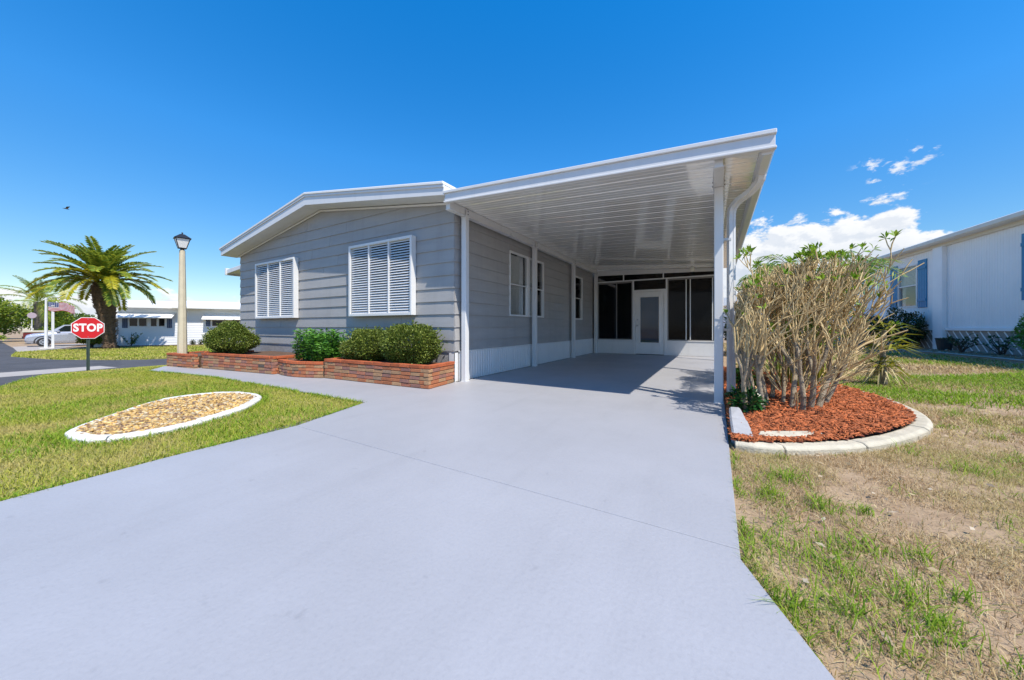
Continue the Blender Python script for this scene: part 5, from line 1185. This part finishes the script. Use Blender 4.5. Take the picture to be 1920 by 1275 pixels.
# hedge and small white building seen past the carport's right side
bush('green hedge seen between the downspout and the bare bush', (.75, 14.8, -.03), (.55, 1.6, .85), 4200, 'leaf_dark', .1, name='hedge', cat='hedge', base=0, shell=.4, lump=.2)
fb2_ = thing('back_building', 'sliver of a white building beyond the hedge behind the carport', 'building', (1.5, 34, -.03))
MB().box(-2.5, 6, 34, 40, -.1, 2.7).build('wall', 'neighbour_white', fb2_)
MB().prism([(-3, 2.701), (-3, 2.85), (1.75, 3.5), (6.5, 2.85), (6.5, 2.701)], 33.4, 40.6).build('roof', 'roof_white', fb2_)
# bird
bd = thing('bird', 'tiny dark bird flying in the blue sky at upper left', 'bird', (-68, 9, 15.3))
m = MB(); m.tube([(-68, 8.65, 15.3), (-68, 8.8, 15.31), (-68, 9.05, 15.3), (-68, 9.2, 15.29)], [.01, .05, .06, .01], 6); m.build('body', 'plastic_black', bd)
MB().add([(-68.1, 8.85, 15.32), (-68.1, 9.05, 15.32), (-68.75, 9.15, 15.52), (-68.6, 8.9, 15.48)], [(0, 1, 2, 3)]).build('wing', 'plastic_black', bd)
MB().add([(-67.9, 8.85, 15.32), (-67.9, 9.05, 15.32), (-67.25, 9.15, 15.5), (-67.4, 8.9, 15.46)], [(0, 1, 2, 3)]).build('wing', 'plastic_black', bd)

# ------------------------------------------------------------------ grass
def blades(x, y, ln, wd, lean, z=None):
    n = len(x); a = rng.uniform(0, 6.28, n); tl = np.abs(rng.normal(size=n)) * lean + .1
    D = np.stack([np.cos(a) * np.sin(tl), np.sin(a) * np.sin(tl), np.cos(tl)], 1); b = a + np.pi / 2 + rng.normal(size=n) * .5; S = np.stack([np.cos(b), np.sin(b), np.zeros(n)], 1)
    P = np.stack([x, y, (zg(x) + GZ) if z is None else z], 1); l = (ln * rng.uniform(.5, 1.4, n))[:, None]; w_ = (wd * rng.uniform(.6, 1.3, n))[:, None]
    M_ = P + D * l * .55; T = P + D * l * .85 + np.stack([np.cos(a), np.sin(a), np.full(n, -.12)], 1) * l * .32
    return np.stack([P - S * w_ / 2, P + S * w_ / 2, M_ + S * w_ * .45, T + S * w_ * .08, T - S * w_ * .08, M_ - S * w_ * .45], 1)
def scatter(n, box, poly=None, excl=(), dens=None):
    x = rng.uniform(box[0], box[1], n); y = rng.uniform(box[2], box[3], n); k = np.ones(n, bool)
    if poly: k &= inpoly(x, y, poly)
    for e in excl: k &= ~inpoly(x, y, e)
    if dens is not None: k &= rng.random(n) < dens(x, y)
    return x[k], y[k]
x, y = scatter(260000, (-11.5, -3.2, -1.0, 2.9), LAWN, (RP,)); V1 = blades(x, y, .036 + .016 * vnoise(x, y, 2.0), .0046, .85)
x, y = scatter(80000, (-17.6, -11.5, 1.2, 8), LAWN); V2 = blades(x, y, .06, .012, .7)
o = np_mesh('lawn_grass', np.concatenate([V1, V2]), 'grass_lawn', None, kind='stuff'); tag(o, 'short yellow-green lawn grass left of the driveway', 'grass')
# lusher green growth along edges of the lawn
EX, EY = [], []
for (ax, ay), (bx_, by_) in zip(LAWN, LAWN[1:] + LAWN[:1]):
    ln = math.hypot(bx_ - ax, by_ - ay)
    if ln > 20: continue
    n = int(ln * 260); s = rng.random(n); EX.append(ax + (bx_ - ax) * s + rng.normal(size=n) * .06); EY.append(ay + (by_ - ay) * s + rng.normal(size=n) * .06)
for (ax, ay), (bx_, by_) in zip(RP, RP[1:] + RP[:1]):
    n = int(math.hypot(bx_ - ax, by_ - ay) * 420); s = rng.random(n); q = 1 + np.abs(rng.normal(size=n)) * .06 + .015; EX.append(cxr + (ax + (bx_ - ax) * s - cxr) * q); EY.append(cyr + (ay + (by_ - ay) * s - cyr) * q)
x, y = np.concatenate(EX), np.concatenate(EY); k = inpoly(x, y, LAWN) & ~inpoly(x, y, RP); x, y = x[k], y[k]
gx_, gy_ = scatter(60000, (-11.5, -3.3, -1, 2.9), LAWN, (RP,), lambda x, y: np.clip((vnoise(x, y, 1.1) - .55) * 4, 0, 1)); x, y = np.concatenate([x, gx_]), np.concatenate([y, gy_])
OX, OY = [], []
for (ax, ay), (bx_, by_) in (((-3.78, 2.75), (-3.48, 1.83)), ((-3.48, 1.83), (-3.45, .9)), ((-3.45, .9), (-3.36, .2)), ((-3.36, .2), (-3.2, -1.4)), ((-3.79, 2.84), (-5.83, 2.86)), ((-5.83, 2.86), (-8.3, 2.84)), ((-8.3, 2.84), (-10.74, 2.54))):
    n = int(math.hypot(bx_ - ax, by_ - ay) * 420); s_ = rng.random(n); k = vnoise(ax + (bx_ - ax) * s_, ay + (by_ - ay) * s_, 3.0) > .35; s_ = s_[k]; n = len(s_)
    OX.append(ax + (bx_ - ax) * s_ - np.abs(rng.normal(size=n)) * .012 * (1 if ay < 2.8 else 0)); OY.append(ay + (by_ - ay) * s_ - np.abs(rng.normal(size=n)) * .012 * (1 if ay > 2.7 else 0))
x, y = np.concatenate([x] + OX), np.concatenate([y] + OY)
o = np_mesh('lawn_grass', blades(x, y, .06, .006, .7), 'grass_green', None, kind='stuff'); tag(o, 'lush green grass patches and fringes in the left lawn', 'grass')
x, y = scatter(60000, (-36, -21.6, 2, 14), ISLAND); o = np_mesh('lawn_grass', blades(x, y, .10, .03, .7), 'grass_lawn', None, kind='stuff'); tag(o, 'mown grass on the corner lot across the road', 'grass')
# right side: dry thatch with green tufts
RIGHT = [(.105, 3.2), (.095, 1.71), (.305, 1.205), (1.26, -1.5), (9, -1.5), (9, 30), (.4, 30), (.3, 9.2)]
EXR = (BEDP + [(.12, 9.2), (.12, 3.26)],)
x, y = scatter(300000, (.1, 4.5, .6, 4.6), RIGHT, EXR, lambda x, y: np.clip(.12 + (vnoise(x, y, 2.3) * .6 + vnoise(x, y, 6.0) * .4 - .22) * 3.2, .12, 1)); V1 = blades(x, y, .040, .0024, 1.3)
x, y = scatter(190000, (.1, 8.0, 4.6, 10.5), RIGHT, EXR, lambda x, y: np.clip(.2 + (vnoise(x, y, 1.6) - .2) * 2.6, .2, 1)); V2 = blades(x, y, .055, .0055, 1.15)
x, y = scatter(60000, (.1, 6, 10.5, 24), RIGHT, EXR + ([(5.2, 9.5), (5.42, 11.3), (5.22, 14.2), (4.95, 16.1), (4.0, 21), (9, 22), (9, 9.5)],)); V3 = blades(x, y, .08, .014, 1.0)
o = np_mesh('dry_grass', np.concatenate([V1, V2, V3]), 'grass_dry', None, kind='stuff'); tag(o, 'dry straw-coloured thatch on the right-hand lawn', 'grass')
TX, TY, TL = [], [], []
tc_ = [(rng.uniform(.2, 5.0), rng.uniform(.9, 6.5)) for _ in range(230)] + [(.3 + .5 * rng.random(), 1.0 + 1.5 * rng.random()) for _ in range(26)] + [(.2 + .2 * rng.random(), 1.7 + 1.2 * rng.random()) for _ in range(14)]
for (cx_, cy_) in tc_:
    n = random.randint(14, 80); s = random.uniform(.018, .085); TX.append(cx_ + rng.normal(size=n) * s); TY.append(cy_ + rng.normal(size=n) * s * .8); TL.append(np.full(n, random.uniform(.045, .10)))
for (ax, ay), (bx_, by_) in (((.11, 3.2), (.10, 1.72)), ((.10, 1.72), (.31, 1.21)), ((.31, 1.21), (.8, .1))):
    n = int(math.hypot(bx_ - ax, by_ - ay) * 380); s_ = rng.random(n); k = vnoise(ax + (bx_ - ax) * s_, ay + (by_ - ay) * s_, 4.0) > .42; s_ = s_[k]; n = len(s_)
    TX.append(ax + (bx_ - ax) * s_ + np.abs(rng.normal(size=n)) * .02); TY.append(ay + (by_ - ay) * s_); TL.append(np.full(n, .055))
x, y, l = np.concatenate(TX), np.concatenate(TY), np.concatenate(TL); k = inpoly(x, y, RIGHT) & ~inpoly(x, y, EXR[0]); x, y, l = x[k], y[k], l[k]
V1 = blades(x, y, l, .0036, .75)
gx_, gy_ = scatter(110000, (.6, 5.5, 5.6, 15), RIGHT, EXR, lambda x, y: np.clip((vnoise(x, y, .55) * .7 + vnoise(x, y, 1.9) * .3 - .33) * 4, 0, 1)); V2 = blades(gx_, gy_, .075, .010, .7)
gx_, gy_ = scatter(60000, (.1, 4.5, .9, 6.2), RIGHT, EXR, lambda x, y: np.clip((vnoise(x, y, 1.3) - .50) * 3, 0, .7)); V3 = blades(gx_, gy_, .045, .0034, .9)
o = np_mesh('grass_tufts', np.concatenate([V1, V2, V3]), 'grass_green', None, kind='stuff'); tag(o, 'bright green grass tufts in the dry right-hand lawn', 'grass')
x, y = scatter(420, (.2, 4.5, .9, 6), RIGHT, EXR); n = len(x); a = rng.uniform(0, 6.28, n); V = leaves(np.stack([x, y, np.full(n, GZ + .028) + zg(x)], 1), np.stack([np.cos(a), np.sin(a), rng.normal(size=n) * .15], 1), .035 * rng.uniform(.5, 1.5, n), .02, .05)
o = np_mesh('fallen_leaves', V, 'leaf_fallen', None, kind='stuff'); tag(o, 'small dry fallen leaves on the right-hand lawn', 'leaves')
x, y = scatter(900, (5.2, 7, 9.6, 18), [(5.5, 9.5), (5.72, 11.3), (5.55, 13), (5.45, 14.2), (5.15, 16.1), (6.2, 16.6), (7.1, 9.5)]); n = len(x); a = rng.uniform(0, 6.28, n); V = leaves(np.stack([x, y, np.full(n, GZ + .03) + zg(x)], 1), np.stack([np.cos(a), np.sin(a), rng.normal(size=n) * .2], 1), .07 * rng.uniform(.5, 1.5, n), .04, .05)
o = np_mesh('fallen_leaves', V, 'leaf_fallen', None, kind='stuff'); tag(o, 'leaf litter in the bed before the white neighbour house', 'leaves')
